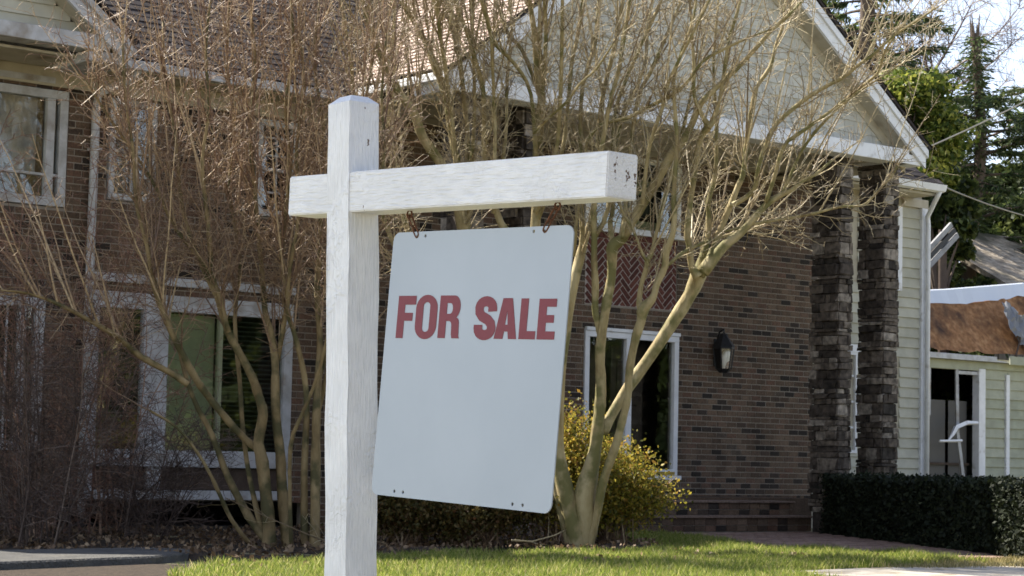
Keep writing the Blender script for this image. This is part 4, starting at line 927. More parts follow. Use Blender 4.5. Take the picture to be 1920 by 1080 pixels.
# ------------------------------------------------------------------ trees
STEMS = {
    'R': [
        [(1452,1652,2,94),(1439,1658,57,94),(1431,1664,101,83),(1430,1665,151,72),(1433,1662,206,61),(1440,1659,262,61),(1448,1656,302,56),(1456,1654,331,42),(1463,1652,354,37),(1466,1651,394,34),(1467,1647,461,31),(1470,1644,493,25),(1477,1637,535,25),(1481,1631,582,23),(1485,1627,634,14)],
        [(1459,1651,-1,111),(1458,1649,19,116),(1456,1647,37,122),(1454,1646,59,116),(1456,1642,79,100),(1458,1637,102,75),(1459,1634,126,69),(1459,1631,151,66),(1458,1629,173,61),(1455,1628,203,53),(1455,1625,228,53),(1456,1620,258,55),(1458,1616,282,50),(1456,1613,301,55),(1455,1611,316,72),(1461,1603,324,58),(1466,1595,340,52),(1471,1585,358,55),(1479,1573,381,55),(1487,1560,409,49),(1494,1549,425,44),(1498,1540,442,38),(1501,1532,461,36),(1512,1517,480,30),(1524,1502,498,27),(1536,1487,519,25),(1548,1473,540,22),(1562,1457,559,19),(1575,1442,584,14)],
        [(1457,1629,222,39),(1451,1629,240,39),(1448,1629,252,39),(1445,1626,276,41),(1441,1624,300,36),(1437,1620,325,36),(1431,1615,348,33),(1427,1605,386,30),(1425,1589,451,25),(1425,1574,491,22),(1422,1563,524,22),(1420,1553,560,19),(1420,1543,602,13)],
        [(1466,1635,123,67),(1475,1628,145,61),(1489,1619,173,67),(1504,1608,200,67),(1516,1599,223,67),(1527,1591,245,73),(1538,1581,270,78),(1544,1575,291,90),(1547,1571,310,50),(1549,1567,329,36),(1548,1565,351,31),(1547,1565,367,28),(1551,1560,393,25),(1552,1559,418,22),(1551,1559,456,20),(1547,1560,513,17),(1549,1557,570,14),(1551,1556,616,8)],
        [(1530,1562,287,61),(1523,1564,298,42),(1518,1563,319,36),(1515,1563,333,36),(1515,1559,364,33),(1515,1554,389,33),(1515,1548,421,33),(1515,1541,434,39),(1514,1533,440,44),(1504,1531,448,25),(1491,1531,469,22),(1484,1525,500,19),(1475,1521,547,16),(1466,1517,595,11)],
        [(1505,1523,436,27),(1512,1521,448,25),(1515,1517,471,22),(1512,1509,494,22),(1508,1499,525,19),(1510,1490,551,19),(1516,1483,592,14)],
        [(1536,1565,289,67),(1546,1561,307,50),(1553,1561,321,42),(1560,1559,340,39),(1569,1554,365,36),(1576,1550,386,34),(1581,1548,399,31),(1583,1545,436,28),(1587,1545,460,25),(1593,1542,491,23),(1607,1536,514,23),(1615,1536,537,20),(1626,1535,564,20),(1633,1538,591,17),(1643,1535,633,11)],
        [(1563,1548,364,31),(1565,1537,367,28),(1570,1521,379,28),(1566,1511,401,25),(1566,1500,425,25),(1568,1488,444,25),(1584,1465,468,25),(1596,1447,481,22),(1605,1431,490,22),(1612,1414,503,19),(1616,1399,512,16),(1623,1378,529,13),(1630,1356,541,11),(1636,1334,553,8)],
        [(1535,1560,292,78),(1554,1548,320,56),(1570,1541,334,47),(1583,1531,353,42),(1593,1522,367,36),(1601,1513,375,33),(1608,1505,380,25),(1618,1498,390,20),(1632,1491,399,17),(1649,1484,415,14)],
        [(1588,1521,367,25),(1589,1510,394,22),(1589,1502,416,22),(1591,1494,429,22),(1593,1489,432,22),(1610,1468,451,19),(1624,1448,469,17),(1635,1427,487,16),(1637,1412,497,16),(1633,1400,516,14),(1633,1385,533,11),(1637,1368,554,8)],
        [(1604,1513,377,22),(1609,1506,397,20),(1613,1497,418,17),(1615,1481,437,17),(1618,1458,456,14),(1626,1436,474,11),(1659,1400,507,8)],
        [(1561,1555,336,14),(1584,1532,345,17),(1598,1511,349,17),(1608,1491,352,17),(1612,1474,354,17),(1624,1452,360,16),(1636,1431,361,14),(1639,1420,369,14),(1643,1409,381,11),(1646,1400,390,11),(1644,1392,399,8)],
        [(1458,1644,0,50),(1459,1638,19,44),(1459,1632,41,44),(1459,1626,66,50),(1460,1618,88,50),(1463,1610,110,49),(1465,1603,135,44),(1466,1596,160,41),(1464,1593,181,41),(1464,1589,202,47),(1465,1584,222,49),(1467,1579,238,55),(1467,1576,250,66),(1473,1569,261,41),(1475,1565,275,35),(1479,1558,293,38),(1478,1555,307,38),(1480,1548,327,33),(1479,1545,343,30),(1475,1542,367,27),(1472,1537,391,24),(1469,1532,422,22),(1460,1529,478,19),(1462,1518,513,16),(1465,1507,540,13),(1463,1499,580,11)],
        [(1474,1586,250,38),(1471,1587,256,33),(1471,1584,276,27),(1472,1578,293,27),(1471,1576,300,30),(1473,1572,306,25),(1475,1571,316,22),(1480,1566,348,22),(1486,1564,371,19),(1493,1559,406,19),(1499,1555,439,17),(1505,1547,483,14),(1510,1537,538,11)],
        [(1471,1576,300,19),(1464,1575,306,16),(1460,1586,332,16),(1453,1591,345,14),(1442,1589,358,11)],
        [(1484,1558,296,22),(1503,1558,309,22),(1539,1564,323,19),(1577,1562,335,17),(1611,1555,346,11)],
        [(1457,1613,316,33),(1457,1618,341,28),(1461,1618,362,25),(1456,1614,446,22),(1462,1605,487,22),(1472,1594,523,19),(1483,1588,552,20),(1495,1586,577,17),(1511,1580,619,11)],
        [(1447,1655,301,34),(1449,1652,330,31),(1445,1651,364,28),(1438,1646,467,25),(1444,1644,504,25),(1454,1644,532,23),(1460,1645,581,23),(1463,1645,628,14)],
        [(1438,1620,325,30),(1451,1615,356,28),(1461,1608,450,25),(1478,1605,483,22),(1495,1609,517,20),(1508,1621,560,20),(1524,1630,589,17),(1534,1637,632,12)],
        [(1455,1596,323,27),(1463,1600,372,25),(1473,1598,466,22),(1486,1593,498,22),(1498,1586,531,20),(1517,1579,579,17),(1535,1581,617,11)],
        [(1464,1577,357,25),(1460,1564,414,22),(1462,1547,455,22),(1454,1529,480,19),(1450,1499,513,16),(1451,1470,552,11)],
        [(1435,1650,306,22),(1432,1627,427,17),(1453,1588,448,22),(1469,1549,466,22),(1470,1523,476,19),(1472,1500,497,16),(1479,1476,508,16),(1488,1450,517,13),(1498,1420,525,8)],
        [(1457,1665,2,84),(1443,1673,56,78),(1429,1682,128,73),(1420,1687,212,67),(1414,1688,296,62),(1413,1686,352,56),(1411,1683,414,53),(1410,1679,453,51),(1409,1676,476,48),(1403,1677,501,39),(1399,1677,537,34),(1393,1680,576,28),(1388,1683,627,17)],
        [(1410,1679,464,28),(1405,1673,501,25),(1393,1663,534,22),(1390,1659,572,19),(1387,1657,617,14)],
        [(1407,1674,455,25),(1393,1652,525,22),(1375,1634,566,19),(1346,1603,595,11)],
        [(1407,1679,478,28),(1410,1688,491,25),(1400,1699,526,23),(1393,1715,546,20),(1394,1735,580,17),(1395,1754,623,12)],
        [(1405,1678,407,28),(1391,1672,474,22),(1364,1667,502,22),(1331,1661,519,19),(1312,1652,542,16),(1298,1643,555,13)],
        [(1405,1678,351,34),(1412,1656,406,25),(1403,1639,462,22),(1385,1617,503,22),(1365,1594,558,19),(1350,1578,591,11)],
        [(1412,1685,341,31),(1430,1668,409,25),(1433,1661,469,22),(1436,1660,512,23),(1446,1663,542,23),(1457,1668,584,20),(1465,1669,632,11)],
        [(1369,1640,427,16),(1369,1618,440,16),(1367,1589,452,16),(1366,1564,470,13),(1368,1544,481,13),(1366,1517,503,8)],
        [(1410,1681,306,45),(1382,1706,340,39),(1366,1715,406,28),(1359,1711,474,28),(1348,1711,506,25),(1338,1711,531,25),(1329,1713,551,22),(1323,1719,571,20),(1315,1725,610,11)],
        [(1367,1701,360,25),(1362,1694,426,22),(1352,1685,467,19),(1336,1669,498,19),(1319,1653,531,16),(1302,1647,556,14)],
        [(1374,1709,350,25),(1380,1699,429,20),(1380,1699,476,20),(1388,1706,517,17),(1399,1716,555,17),(1401,1725,584,14)],
    ],
    'M': [
        [(1375,1770,-3,85),(1373,1765,70,79),(1370,1755,183,73),(1367,1746,284,68),(1360,1743,335,62),(1342,1747,390,53),(1316,1757,428,51),(1303,1758,455,45),(1284,1764,478,39),(1269,1767,502,33),(1259,1768,522,28),(1251,1769,541,25),(1245,1771,559,22),(1236,1773,594,14)],
        [(1368,1747,284,45),(1365,1743,346,37),(1356,1747,397,37),(1349,1754,443,37),(1347,1760,476,40),(1341,1771,507,40),(1339,1780,525,34),(1335,1787,542,29),(1327,1795,560,26),(1316,1804,583,23),(1303,1813,618,14)],
        [(1364,1742,324,28),(1346,1738,395,25),(1337,1734,439,22),(1321,1730,504,22),(1306,1721,535,19),(1290,1706,564,19),(1275,1694,598,11)],
        [(1370,1749,313,31),(1369,1746,410,28),(1358,1750,506,26),(1358,1760,535,26),(1362,1775,572,23),(1364,1787,618,14)],
        [(1365,1740,352,25),(1364,1732,453,20),(1356,1726,509,17),(1346,1716,528,17),(1338,1706,571,17),(1335,1703,604,11)],
        [(1369,1753,183,39),(1339,1776,284,31),(1326,1799,341,26),(1325,1814,394,23),(1322,1827,448,20),(1323,1833,501,17),(1330,1833,555,15),(1331,1842,603,12)],
        [(1370,1756,172,34),(1335,1779,261,28),(1306,1795,322,25),(1291,1798,361,23),(1274,1797,404,20),(1257,1797,459,17),(1246,1797,514,14),(1237,1801,570,11)],
    ],
    'L': [
        [(1132,1744,1,68),(1129,1743,27,65),(1126,1743,47,62),(1120,1744,86,62),(1115,1744,105,55),(1116,1739,132,49),(1110,1739,150,47),(1102,1739,168,41),(1089,1742,190,39),(1077,1744,209,36),(1065,1744,238,31),(1055,1742,264,26),(1049,1738,292,23),(1041,1735,332,20),(1034,1732,372,18),(1034,1723,423,15),(1027,1721,473,13),(1026,1714,523,10)],
        [(1150,1740,1,63),(1142,1741,61,55),(1138,1740,94,52),(1132,1740,128,47),(1129,1739,160,42),(1128,1739,183,39),(1124,1742,212,37),(1121,1748,230,31),(1119,1752,265,26),(1117,1757,299,24),(1114,1761,341,21),(1107,1764,410,19),(1108,1760,474,16),(1101,1761,532,11)],
        [(1134,1747,178,29),(1132,1739,192,26),(1130,1728,223,26),(1127,1720,245,23),(1118,1718,286,23),(1117,1712,327,21),(1117,1706,373,18),(1108,1704,430,16),(1107,1691,485,13),(1097,1684,530,10)],
        [(1123,1751,97,42),(1115,1754,101,37),(1102,1757,112,36),(1085,1760,129,36),(1065,1763,151,36),(1050,1762,168,36),(1036,1761,188,33),(1022,1760,209,31),(1010,1759,231,28),(999,1758,256,23),(990,1755,288,20),(977,1755,328,18),(969,1750,377,15),(957,1747,426,13),(948,1739,474,10)],
        [(1037,1750,158,33),(1021,1754,168,30),(991,1761,183,30),(969,1758,197,28),(948,1756,207,25),(925,1759,218,22),(901,1766,229,17),(877,1773,236,12),(853,1777,237,10)],
        [(1138,1747,0,47),(1129,1756,16,44),(1119,1766,34,42),(1101,1777,72,34),(1087,1783,109,29),(1073,1790,137,26),(1063,1795,163,24),(1053,1801,202,21),(1039,1812,243,18),(1030,1821,290,16),(1022,1829,348,13),(1011,1837,406,11)],
        [(1134,1754,-2,26),(1116,1755,6,23),(1093,1753,29,23),(1078,1749,50,21),(1064,1747,72,18),(1050,1749,93,15),(1028,1753,117,13),(1000,1756,132,10)],
        [(1167,1718,2,57),(1162,1713,74,49),(1161,1713,126,44),(1163,1715,166,39),(1166,1718,205,34),(1164,1723,258,29),(1167,1723,306,24),(1163,1724,359,21),(1164,1720,417,19),(1153,1723,480,16),(1154,1719,544,11)],
        [(1161,1726,0,42),(1156,1724,74,37),(1152,1718,152,31),(1139,1719,204,26),(1127,1718,234,23),(1123,1710,275,21),(1124,1699,326,18),(1117,1696,388,16),(1119,1689,450,13),(1111,1690,512,10)],
        [(1149,1730,1,23),(1142,1724,22,21),(1133,1715,100,21),(1136,1702,131,18),(1141,1684,169,18),(1140,1666,212,15),(1137,1643,272,13),(1130,1623,331,10),(1120,1607,390,10)],
        [(1134,1753,0,31),(1118,1762,68,26),(1110,1766,120,24),(1108,1770,161,24),(1104,1777,225,21),(1109,1780,289,21),(1103,1794,353,19),(1109,1797,419,16),(1103,1806,485,13),(1104,1807,550,11)],
        [(1066,1745,238,23),(1047,1757,282,21),(1033,1767,334,18),(1031,1778,397,16),(1026,1794,456,13),(1024,1799,515,10)],
        [(1070,1733,209,23),(1055,1740,261,21),(1024,1760,307,18),(996,1765,356,15),(959,1774,404,13),(934,1783,443,10)],
        [(1171,1727,166,26),(1180,1712,227,24),(1187,1707,296,21),(1197,1706,366,19),(1203,1709,431,16),(1211,1704,497,13),(1206,1705,550,11)],
        [(1174,1733,127,26),(1174,1711,184,24),(1177,1682,246,21),(1178,1659,318,18),(1181,1640,379,15),(1170,1631,439,13),(1160,1612,497,10)],
    ],

}
FAR_OK = False
def perp(d):
    v = Vector((rnd.gauss(0, 1), rnd.gauss(0, 1), rnd.gauss(0, 1))); v -= d * v.dot(d)
    return v.normalized() if v.length > 1e-6 else Vector((1, 0, 0))

def okp(p):
    if FAR_OK: return True
    if p.z < 0.05: return False
    if p.y > 21.2: return False
    if p.y > 19.2 and p.z > 5.0 and 14.4 < p.x < 24: return False
    return True

def sprig(mb, p, d, L, r0, r1, n, wig, up, sides=3):
    pts = [p.copy()]; d = d.normalized()
    for k in range(n):
        d = (d + perp(d) * rnd.uniform(0, wig) + Vector((0, 0, up))).normalized()
        p = p + d * (L / n)
        if not okp(p): break
        pts.append(p.copy())
    if len(pts) < 2: return pts
    m = len(pts)
    mb.tube(pts, [r0 + (r1 - r0) * i / (m - 1) for i in range(m)], sides, False)
    return pts

def dress(stems, mb, dens, blen, twl, rtw, spread, rmax=0.030, lowest=1.6, upb=0.10, sub=0.75):
    """side branches, twigs and twiglets on traced stems"""
    for S in stems:
        P = [Vector((a / 100, b / 100, c / 100)) for a, b, c, _ in S]; Rr = [r / 1000 for *_, r in S]
        for i in range(len(P) - 1):
            seg = P[i + 1] - P[i]
            if Rr[i] > rmax or P[i].z < lowest: continue
            nb = seg.length * dens; nb = int(nb) + (rnd.random() < nb % 1)
            for _ in range(nb):
                t_ = rnd.random(); p = P[i].lerp(P[i + 1], t_); d = seg.normalized(); r = Rr[i]
                dd = (d * 0.75 + perp(d) * spread * rnd.uniform(0.5, 1.3) + Vector((0, 0, 0.15)))
                L = blen * rnd.uniform(0.35, 1.25)
                b = sprig(mb, p, dd, L, max(min(r * 0.45, 0.008), 0.0032), rtw * 0.8, 5, 0.28, upb)
                tw(mb, b, twl, rtw, sub)
        # the tip carries on
        tip = P[-1]; d = (P[-1] - P[-2]).normalized()
        tw(mb, sprig(mb, tip, d, blen * 0.7, max(Rr[-1], 0.004), 0.002, 5, 0.2, 0.05), twl, rtw, sub)

def tw(mb, b, twl, rtw, sub):
    for i in range(len(b) - 1):
        sg = b[i + 1] - b[i]; d = sg.normalized()
        for _ in range(rnd.choice((1, 1, 2, 2, 3))):
            q = b[i].lerp(b[i + 1], rnd.random())
            c = sprig(mb, q, d * 0.6 + perp(d) * rnd.uniform(0.5, 1.2), twl * rnd.uniform(0.3, 1.3), rtw, rtw * 0.55, 3, 0.4, 0.06)
            if rnd.random() < sub and len(c) > 2:
                for k in range(rnd.choice((1, 2, 3))):
                    e = c[rnd.randrange(1, len(c))]
                    sprig(mb, e, d * 0.3 + perp(d), twl * rnd.uniform(0.12, 0.4), rtw * 0.75, rtw * 0.5, 2, 0.5, 0.05)

def smooth_path(S, k=3):
    P = [Vector((a / 100, b / 100, c / 100)) for a, b, c, _ in S]; R = [r / 1000 for *_, r in S]
    out = []; ro = []
    n = len(P)
    for i in range(n - 1):
        p0, p1, p2, p3 = P[max(i - 1, 0)], P[i], P[i + 1], P[min(i + 2, n - 1)]
        for s in range(k):
            t_ = s / k; t2, t3 = t_ * t_, t_ ** 3
            out.append(0.5 * ((2 * p1) + (p2 - p0) * t_ + (2 * p0 - 5 * p1 + 4 * p2 - p3) * t2 + (3 * p1 - p0 - 3 * p2 + p3) * t3))
            ro.append((R[i] + (R[i + 1] - R[i]) * t_) * (1 + rnd.uniform(-0.08, 0.08)))
    out.append(P[-1]); ro.append(R[-1]); return out, ro

def shoots(stems, mb, n, low):
    """long straight upright whips from the upper limbs"""
    for _ in range(n):
        S = rnd.choice(stems); i = rnd.randrange(len(S) // 3, len(S) - 1)
        a, b = S[i], S[i + 1]; p = Vector(a[:3]) / 100; q = Vector(b[:3]) / 100
        if p.z < low: continue
        d = (q - p).normalized(); d = d * 0.5 + perp(d) * rnd.uniform(0.1, 0.45) + Vector((0, 0, 0.7))
        w_ = sprig(mb, p.lerp(q, rnd.random()), d, rnd.uniform(0.9, 2.6), min(a[3] / 1000 * 0.6, 0.012), 0.003, 8, 0.09, 0.03, 5)
        tw(mb, w_[2:], 0.22, 0.0030, 0.5)

def tree(name, key, label, bark, twig, nsh=60, rs=1.0, **kw):
    S = STEMS[key]; base = S[0][0]
    t_ = empty(name, (base[0] / 100, base[1] / 100, 0)); tag(t_, label, 'tree', 'bare trees in front of the house')
    for s in S:
        p, r = smooth_path(s, 3); r = [q * rs for q in r]
        if s[0][2] < 12: p.insert(0, p[0] - Vector((0, 0, 0.15))); r.insert(0, r[0] * 1.15)
        MB().tube(p, r, 9 if s[0][3] > 30 else 7).build('trunk' if s[0][2] < 12 else 'limb', bark, t_, True)
    mb = MB(); dress(S, mb, **kw); shoots(S, mb, nsh, kw['lowest'])
    me = bpy.data.meshes.new('crown'); me.from_pydata(mb.v, [], mb.f); me.materials.append(twig); me.polygons.foreach_set('use_smooth', [True] * len(me.polygons)); me.update()
    link('crown', me, t_)
    return t_
tree('crape_myrtle_tree', 'R', 'bare pale barked tree with slanting trunks right of the sign', MAT['bark_pale'], MAT['twig_pale'], nsh=110, rs=0.94, dens=7.0, blen=0.7, twl=0.28, rtw=0.0036, spread=0.75, rmax=0.034, lowest=2.3)
tree('crape_myrtle_tree', 'M', 'bare tree behind the sign with limbs leaning over the post', MAT['bark_pale'], MAT['twig_pale'], nsh=130, dens=10.0, blen=0.75, twl=0.28, rtw=0.0034, spread=0.8, rmax=0.04, lowest=2.0)
tree('crape_myrtle_tree', 'L', 'bare brown many stemmed tree left of the sign post', MAT['bark_brown'], MAT['twig_brown'], nsh=200, rs=1.0, dens=11.0, blen=0.85, twl=0.30, rtw=0.0034, spread=0.9, rmax=0.034, lowest=1.7, sub=0.85)

# leafless shrubs at the far left -----------------------------------------------
def bare_shrub(label, x, y, n, h, spread, lean, mat, dens=1.0):
    s_ = empty('bare_shrub', (x, y, 0)); tag(s_, label, 'shrub', 'leafless shrubs by the left wall')
    st = MB(); twm = MB()
    for k in range(n):
        a = rnd.uniform(0, 2 * math.pi); p = Vector((x + rnd.gauss(0, 0.22), y + rnd.gauss(0, 0.22), 0.02))
        d = Vector((math.cos(a) * spread * rnd.random() + lean[0], math.sin(a) * spread * rnd.random() * 0.7 + lean[1], 1))
        b = sprig(st, p, d, h * rnd.uniform(0.6, 1.1), rnd.uniform(0.006, 0.014), 0.003, 7, 0.16, -0.02, 5)
        for i in range(0, len(b) - 1):
            dd = (b[i + 1] - b[i]).normalized()
            for _ in range(int(3 * dens)):
                c = sprig(twm, b[i].lerp(b[i + 1], rnd.random()), dd * 0.6 + perp(dd) * 0.9, rnd.uniform(0.25, 0.75), 0.0042, 0.0022, 4, 0.35, 0.0)
                tw(twm, c, 0.2, 0.0027, 0.5)
    for nme, m in (('stem', st), ('crown', twm)):
        me = bpy.data.meshes.new(nme); me.from_pydata(m.v, [], m.f); me.materials.append(mat); me.update(); o = link(nme, me, s_)
bare_shrub('tall tangled brown bush below the left pediment', 9.9, 19.6, 18, 4.2, 0.38, (0.0, 0), MAT['twig_red'], 1.1)
bare_shrub('leafless dark bush at the bottom left corner of the wall', 9.3, 18.4, 22, 2.6, 0.5, (-0.02, 0), MAT['twig_grey'])
bare_shrub('low leafless bush in front of the bay window', 11.0, 19.6, 12, 1.4, 0.7, (0.1, 0), MAT['twig_grey'])
bare_shrub('leafless shrub with arching canes beside the downspout', 10.8, 20.2, 11, 3.3, 0.45, (0.0, 0), MAT['twig_red'], 1.0)

# leafy shrubs behind the sign -----------------------------------------------------
def leafy_shrub(label, cx_, cy_, rx, ry, h, n, size, mat, spikes=26, zlow=0.05):
    s_ = empty('leafy_shrub', (cx_, cy_, 0)); tag(s_, label, 'shrub', 'leafy shrubs behind the sign')
    stm = MB(); C = []
    for k in range(70):
        a = rnd.uniform(0, 2 * math.pi); rr_ = math.sqrt(rnd.random())
        top_ = Vector((cx_ + math.cos(a) * rx * rr_ * 1.0, cy_ + math.sin(a) * ry * rr_, h * (1.0 - 0.55 * rr_ ** 2) * rnd.uniform(0.8, 1.07)))
        b0 = Vector((cx_ + rnd.gauss(0, 0.12), cy_ + rnd.gauss(0, 0.1), 0.0)); mid = b0.lerp(top_, 0.55) + Vector((rnd.gauss(0, .05), rnd.gauss(0, .05), 0.08))
        stm.tube([b0, mid, top_], [0.009, 0.006, 0.003], 4, False)
        m_ = max(int(n / 70), 1)
        for i in range(m_):
            t_ = rnd.uniform(0.35, 1.03) ** 0.8
            q = (mid.lerp(top_, (t_ - 0.55) / 0.45) if t_ > 0.55 else b0.lerp(mid, t_ / 0.55))
            sg = 0.05 + 0.09 * (1 - abs(t_ - 0.8))
            C.append((q.x + rnd.gauss(0, sg), q.y + rnd.gauss(0, sg), max(q.z + rnd.gauss(0, sg * 0.8), zlow)))
    for k in range(spikes):
        a = rnd.uniform(0, 2 * math.pi); p = Vector((cx_ + math.cos(a) * rx * 0.9, cy_ + math.sin(a) * ry * 0.9, h * rnd.uniform(0.3, 0.85)))
        d = Vector((math.cos(a), math.sin(a), rnd.uniform(0.2, 0.9))); L = rnd.uniform(0.12, 0.3)
        pts = sprig(stm, p, d, L, 0.003, 0.0015, 4, 0.2, 0.05)
        for i in range(14):
            q = p + d.normalized() * L * rnd.random(); C.append((q.x + rnd.gauss(0, .015), q.y + rnd.gauss(0, .015), q.z + rnd.gauss(0, .015)))
    stm.build('stem', MAT['twig_brown'], s_)
    C = np.array(C); sz = size * nrg.uniform(0.6, 1.4, len(C))
    V, Fq = leaves(C, sz); link('foliage', fastmesh('foliage', V, Fq, mat), s_)
MAT['gold'] = leaf_mat('gold_leaf', [(0, (0.06, 0.068, 0.015)), (0.35, (0.20, 0.185, 0.030)), (0.7, (0.43, 0.35, 0.050)), (0.92, (0.42, 0.26, 0.052)), (1, (0.18, 0.09, 0.03))], 0.45)
MAT['olive'] = leaf_mat('olive_leaf', [(0, (0.05, 0.05, 0.016)), (0.5, (0.12, 0.10, 0.028)), (0.85, (0.17, 0.11, 0.035)), (1, (0.12, 0.055, 0.025))], 0.4)
leafy_shrub('golden leaved rounded bush right of the slanting tree trunks', 15.75, 17.4, 0.64, 0.62, 1.10, 24000, 0.026, MAT['gold'])
leafy_shrub('golden leaved bush directly behind the tree fork by the sign edge', 14.95, 17.3, 0.58, 0.55, 1.42, 19000, 0.026, MAT['gold'], 10)
leafy_shrub('dull olive bush low behind the sign panel', 13.9, 17.35, 0.85, 0.6, 0.98, 22000, 0.026, MAT['olive'], 14)
leafy_shrub('dull olive bush low between post and sign panel', 13.0, 17.5, 0.75, 0.55, 0.95, 18000, 0.026, MAT['olive'], 10)

# fallen dead branches on the bed
for (pts, lab) in (([(13.6, 16.5, 0.12), (13.95, 16.6, 0.10), (14.25, 16.6, 0.16), (14.5, 16.55, 0.27)], 'dead forked branch lying at the tree foot'), ([(12.2, 17.2, 0.33), (12.0, 17.0, 0.16), (11.6, 16.9, 0.10), (11.2, 17.3, 0.32), (10.9, 17.6, 0.5)], 'thin fallen branch lying across the mulch bed')):
    t_ = empty('fallen_branch', pts[0]); tag(t_, lab, 'branch'); mb = MB(); P = [Vector(p) for p in pts]
    mb.tube(P, [0.012, 0.010, 0.008, 0.005, 0.004][:len(P)], 6); m2 = MB(); tw(m2, P, 0.35, 0.003, 0.6); mb.build('branch', MAT['twig_pale'], t_, True); m2.build('twig', MAT['twig_pale'], t_)['kind'] = 'stuff'

# dead leaves on bed and lawn
LC = []
while len(LC) < 5200:
    x, y = rnd.uniform(7, 16.6), rnd.uniform(14.0, 21.5)
    if in_poly(x, y, BED): LC.append((x, y, 0.055 + rnd.uniform(0, 0.03)))
    elif in_poly(x, y, LAWN) and rnd.random() < 0.16: LC.append((x, y, 0.035 + rnd.uniform(0, 0.03)))
V, Fq = leaves(np.array(LC), nrg.uniform(0.02, 0.05, len(LC)), flat=0.7)
MAT['litter'] = leaf_mat('dead_leaf', [(0, (0.06, 0.035, 0.018)), (0.6, (0.16, 0.10, 0.055)), (1, (0.32, 0.23, 0.14))], 0.2)
o = link('leaf_litter', fastmesh('leaf_litter', V, Fq, MAT['litter'])); tag(o, 'dry brown leaf litter scattered over the planting bed', 'leaves', kind='stuff')

# clipped hedge ----------------------------------------------------------------------
HA, HBk = Vector((22.06, 20.05, 0)), Vector((18.05, 13.55, 0))
hd = (HBk - HA).normalized(); hn = Vector((-hd.y, hd.x, 0))
if hn.x < 0: hn = -hn
hl = (HBk - HA).length + 1.2; hwd = 0.9
hedge = empty('clipped_hedge', tuple((HA + HBk) / 2)); tag(hedge, 'dark clipped evergreen hedge in front of the stone columns', 'hedge')
core = MB(); hh = 0.80
n_ = 24; ringsH = []
for k in range(n_ + 1):
    c = HA + hd * (hl * k / n_); j = lambda s=0.03: rnd.uniform(-s, s); hz = hh + 0.0 * k
    ringsH.append([c + hn * (0.08 + j()) + Vector((0, 0, 0.02)), c + hn * (hwd - 0.08 + j()) + Vector((0, 0, 0.02)), c + hn * (hwd - 0.10 + j()) + Vector((0, 0, hz - 0.06 + j())), c + hn * (0.10 + j()) + Vector((0, 0, hz - 0.06 + j()))])
for a, b in zip(ringsH[:-1], ringsH[1:]):
    for k in range(4): core.face([a[k], a[(k + 1) % 4], b[(k + 1) % 4], b[k]])
core.face(ringsH[0]); core.face(ringsH[-1])
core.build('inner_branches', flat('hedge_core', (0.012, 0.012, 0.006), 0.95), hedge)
N = 46000
s = nrg.uniform(0, hl, N); face_ = nrg.random(N); u = np.zeros(N); z = np.zeros(N)
f1 = face_ < 0.6; u[f1] = nrg.normal(0.05, 0.035, f1.sum()); z[f1] = nrg.uniform(0.0, hh, f1.sum())
f2 = (face_ >= 0.6) & (face_ < 0.9); u[f2] = nrg.uniform(0, hwd, f2.sum()); z[f2] = nrg.normal(hh - 0.03, 0.028, f2.sum())
f3 = face_ >= 0.9; u[f3] = nrg.uniform(0, hwd, f3.sum()); z[f3] = nrg.uniform(0, hh, f3.sum()); s[f3] = nrg.normal(0.03, 0.03, f3.sum())
z += 0.018 * np.sin(s * 3.1) + 0.012 * np.sin(s * 7.7 + u * 5); u += 0.03 * np.sin(s * 2.3 + z * 4) + 0.02 * np.sin(s * 6 + z * 9)
z = np.maximum(z, 0.01)
C = np.array(HA)[None] + np.array(hd)[None] * s[:, None] + np.array(hn)[None] * u[:, None]; C[:, 2] = z
MAT['hedge'] = leaf_mat('hedge_leaf', [(0, (0.007, 0.011, 0.005)), (0.6, (0.014, 0.020, 0.008)), (0.985, (0.024, 0.032, 0.013)), (1, (0.12, 0.13, 0.07))], 0.15, 0.7)
V, Fq = leaves(C, 0.034 * nrg.uniform(0.6, 1.4, N)); link('foliage', fastmesh('foliage', V, Fq, MAT['hedge']), hedge)

# ------------------------------------------------------------------ damaged outbuilding on the right
NY = 24.5
nb = empty('damaged_outbuilding', (31, NY, 0)); tag(nb, 'storm damaged outbuilding with torn roof right of the house', 'outbuilding')
MAT['osb'] = pm('stripped_board', [(0.25, (0.12, 0.055, 0.022)), (0.5, (0.28, 0.135, 0.055)), (0.75, (0.45, 0.26, 0.12))], 9, 0.85, 0.4, 60, dirt=((0.05, 0.025, 0.014), 2, 0.5, 0.75))
MAT['siding_green'] = rand_mat('siding_green', [(0, (0.33, 0.345, 0.255)), (1, (0.40, 0.41, 0.315))], nscale=5, namount=0.12, bump=0.2)
def nbx(n, x0, x1, y0, y1, z0, z1, m, bv=0.0): return MB().box(x0, x1, y0, y1, z0, z1).build(n, MAT[m] if isinstance(m, str) else m, nb, bevel=bv)
z = 0.1
nwall = nbx('wall', 31.4, 34.6, NY + 0.05, NY + 0.12, 0, 3.0, 'siding_green')
while z < 2.75:
    for a, b in ((31.47, 32.08), (32.19, 34.5)):
        MB().prism([(a, NY + 0.052, z + 0.185), (a, NY + 0.020, z), (a, NY + 0.055, z)], (b - a, 0, 0)).build('siding_board', MAT['siding_green'], nwall)
    z += 0.18
nbx('corner_post', 31.27, 31.46, NY - 0.01, NY + 0.15, 0, 2.80, 'trim', 0.006); nbx('window_trim', 32.085, 32.185, NY - 0.005, NY + 0.06, 0.2, 2.72, 'trim', 0.004)
nbx('header', 29.4, 31.27, NY, NY + 0.12, 2.76, 2.93, 'siding_green', 0.004); nbx('header', 31.27, 34.6, NY + 0.002, NY + 0.122, 2.80, 2.93, 'siding_green', 0.004)
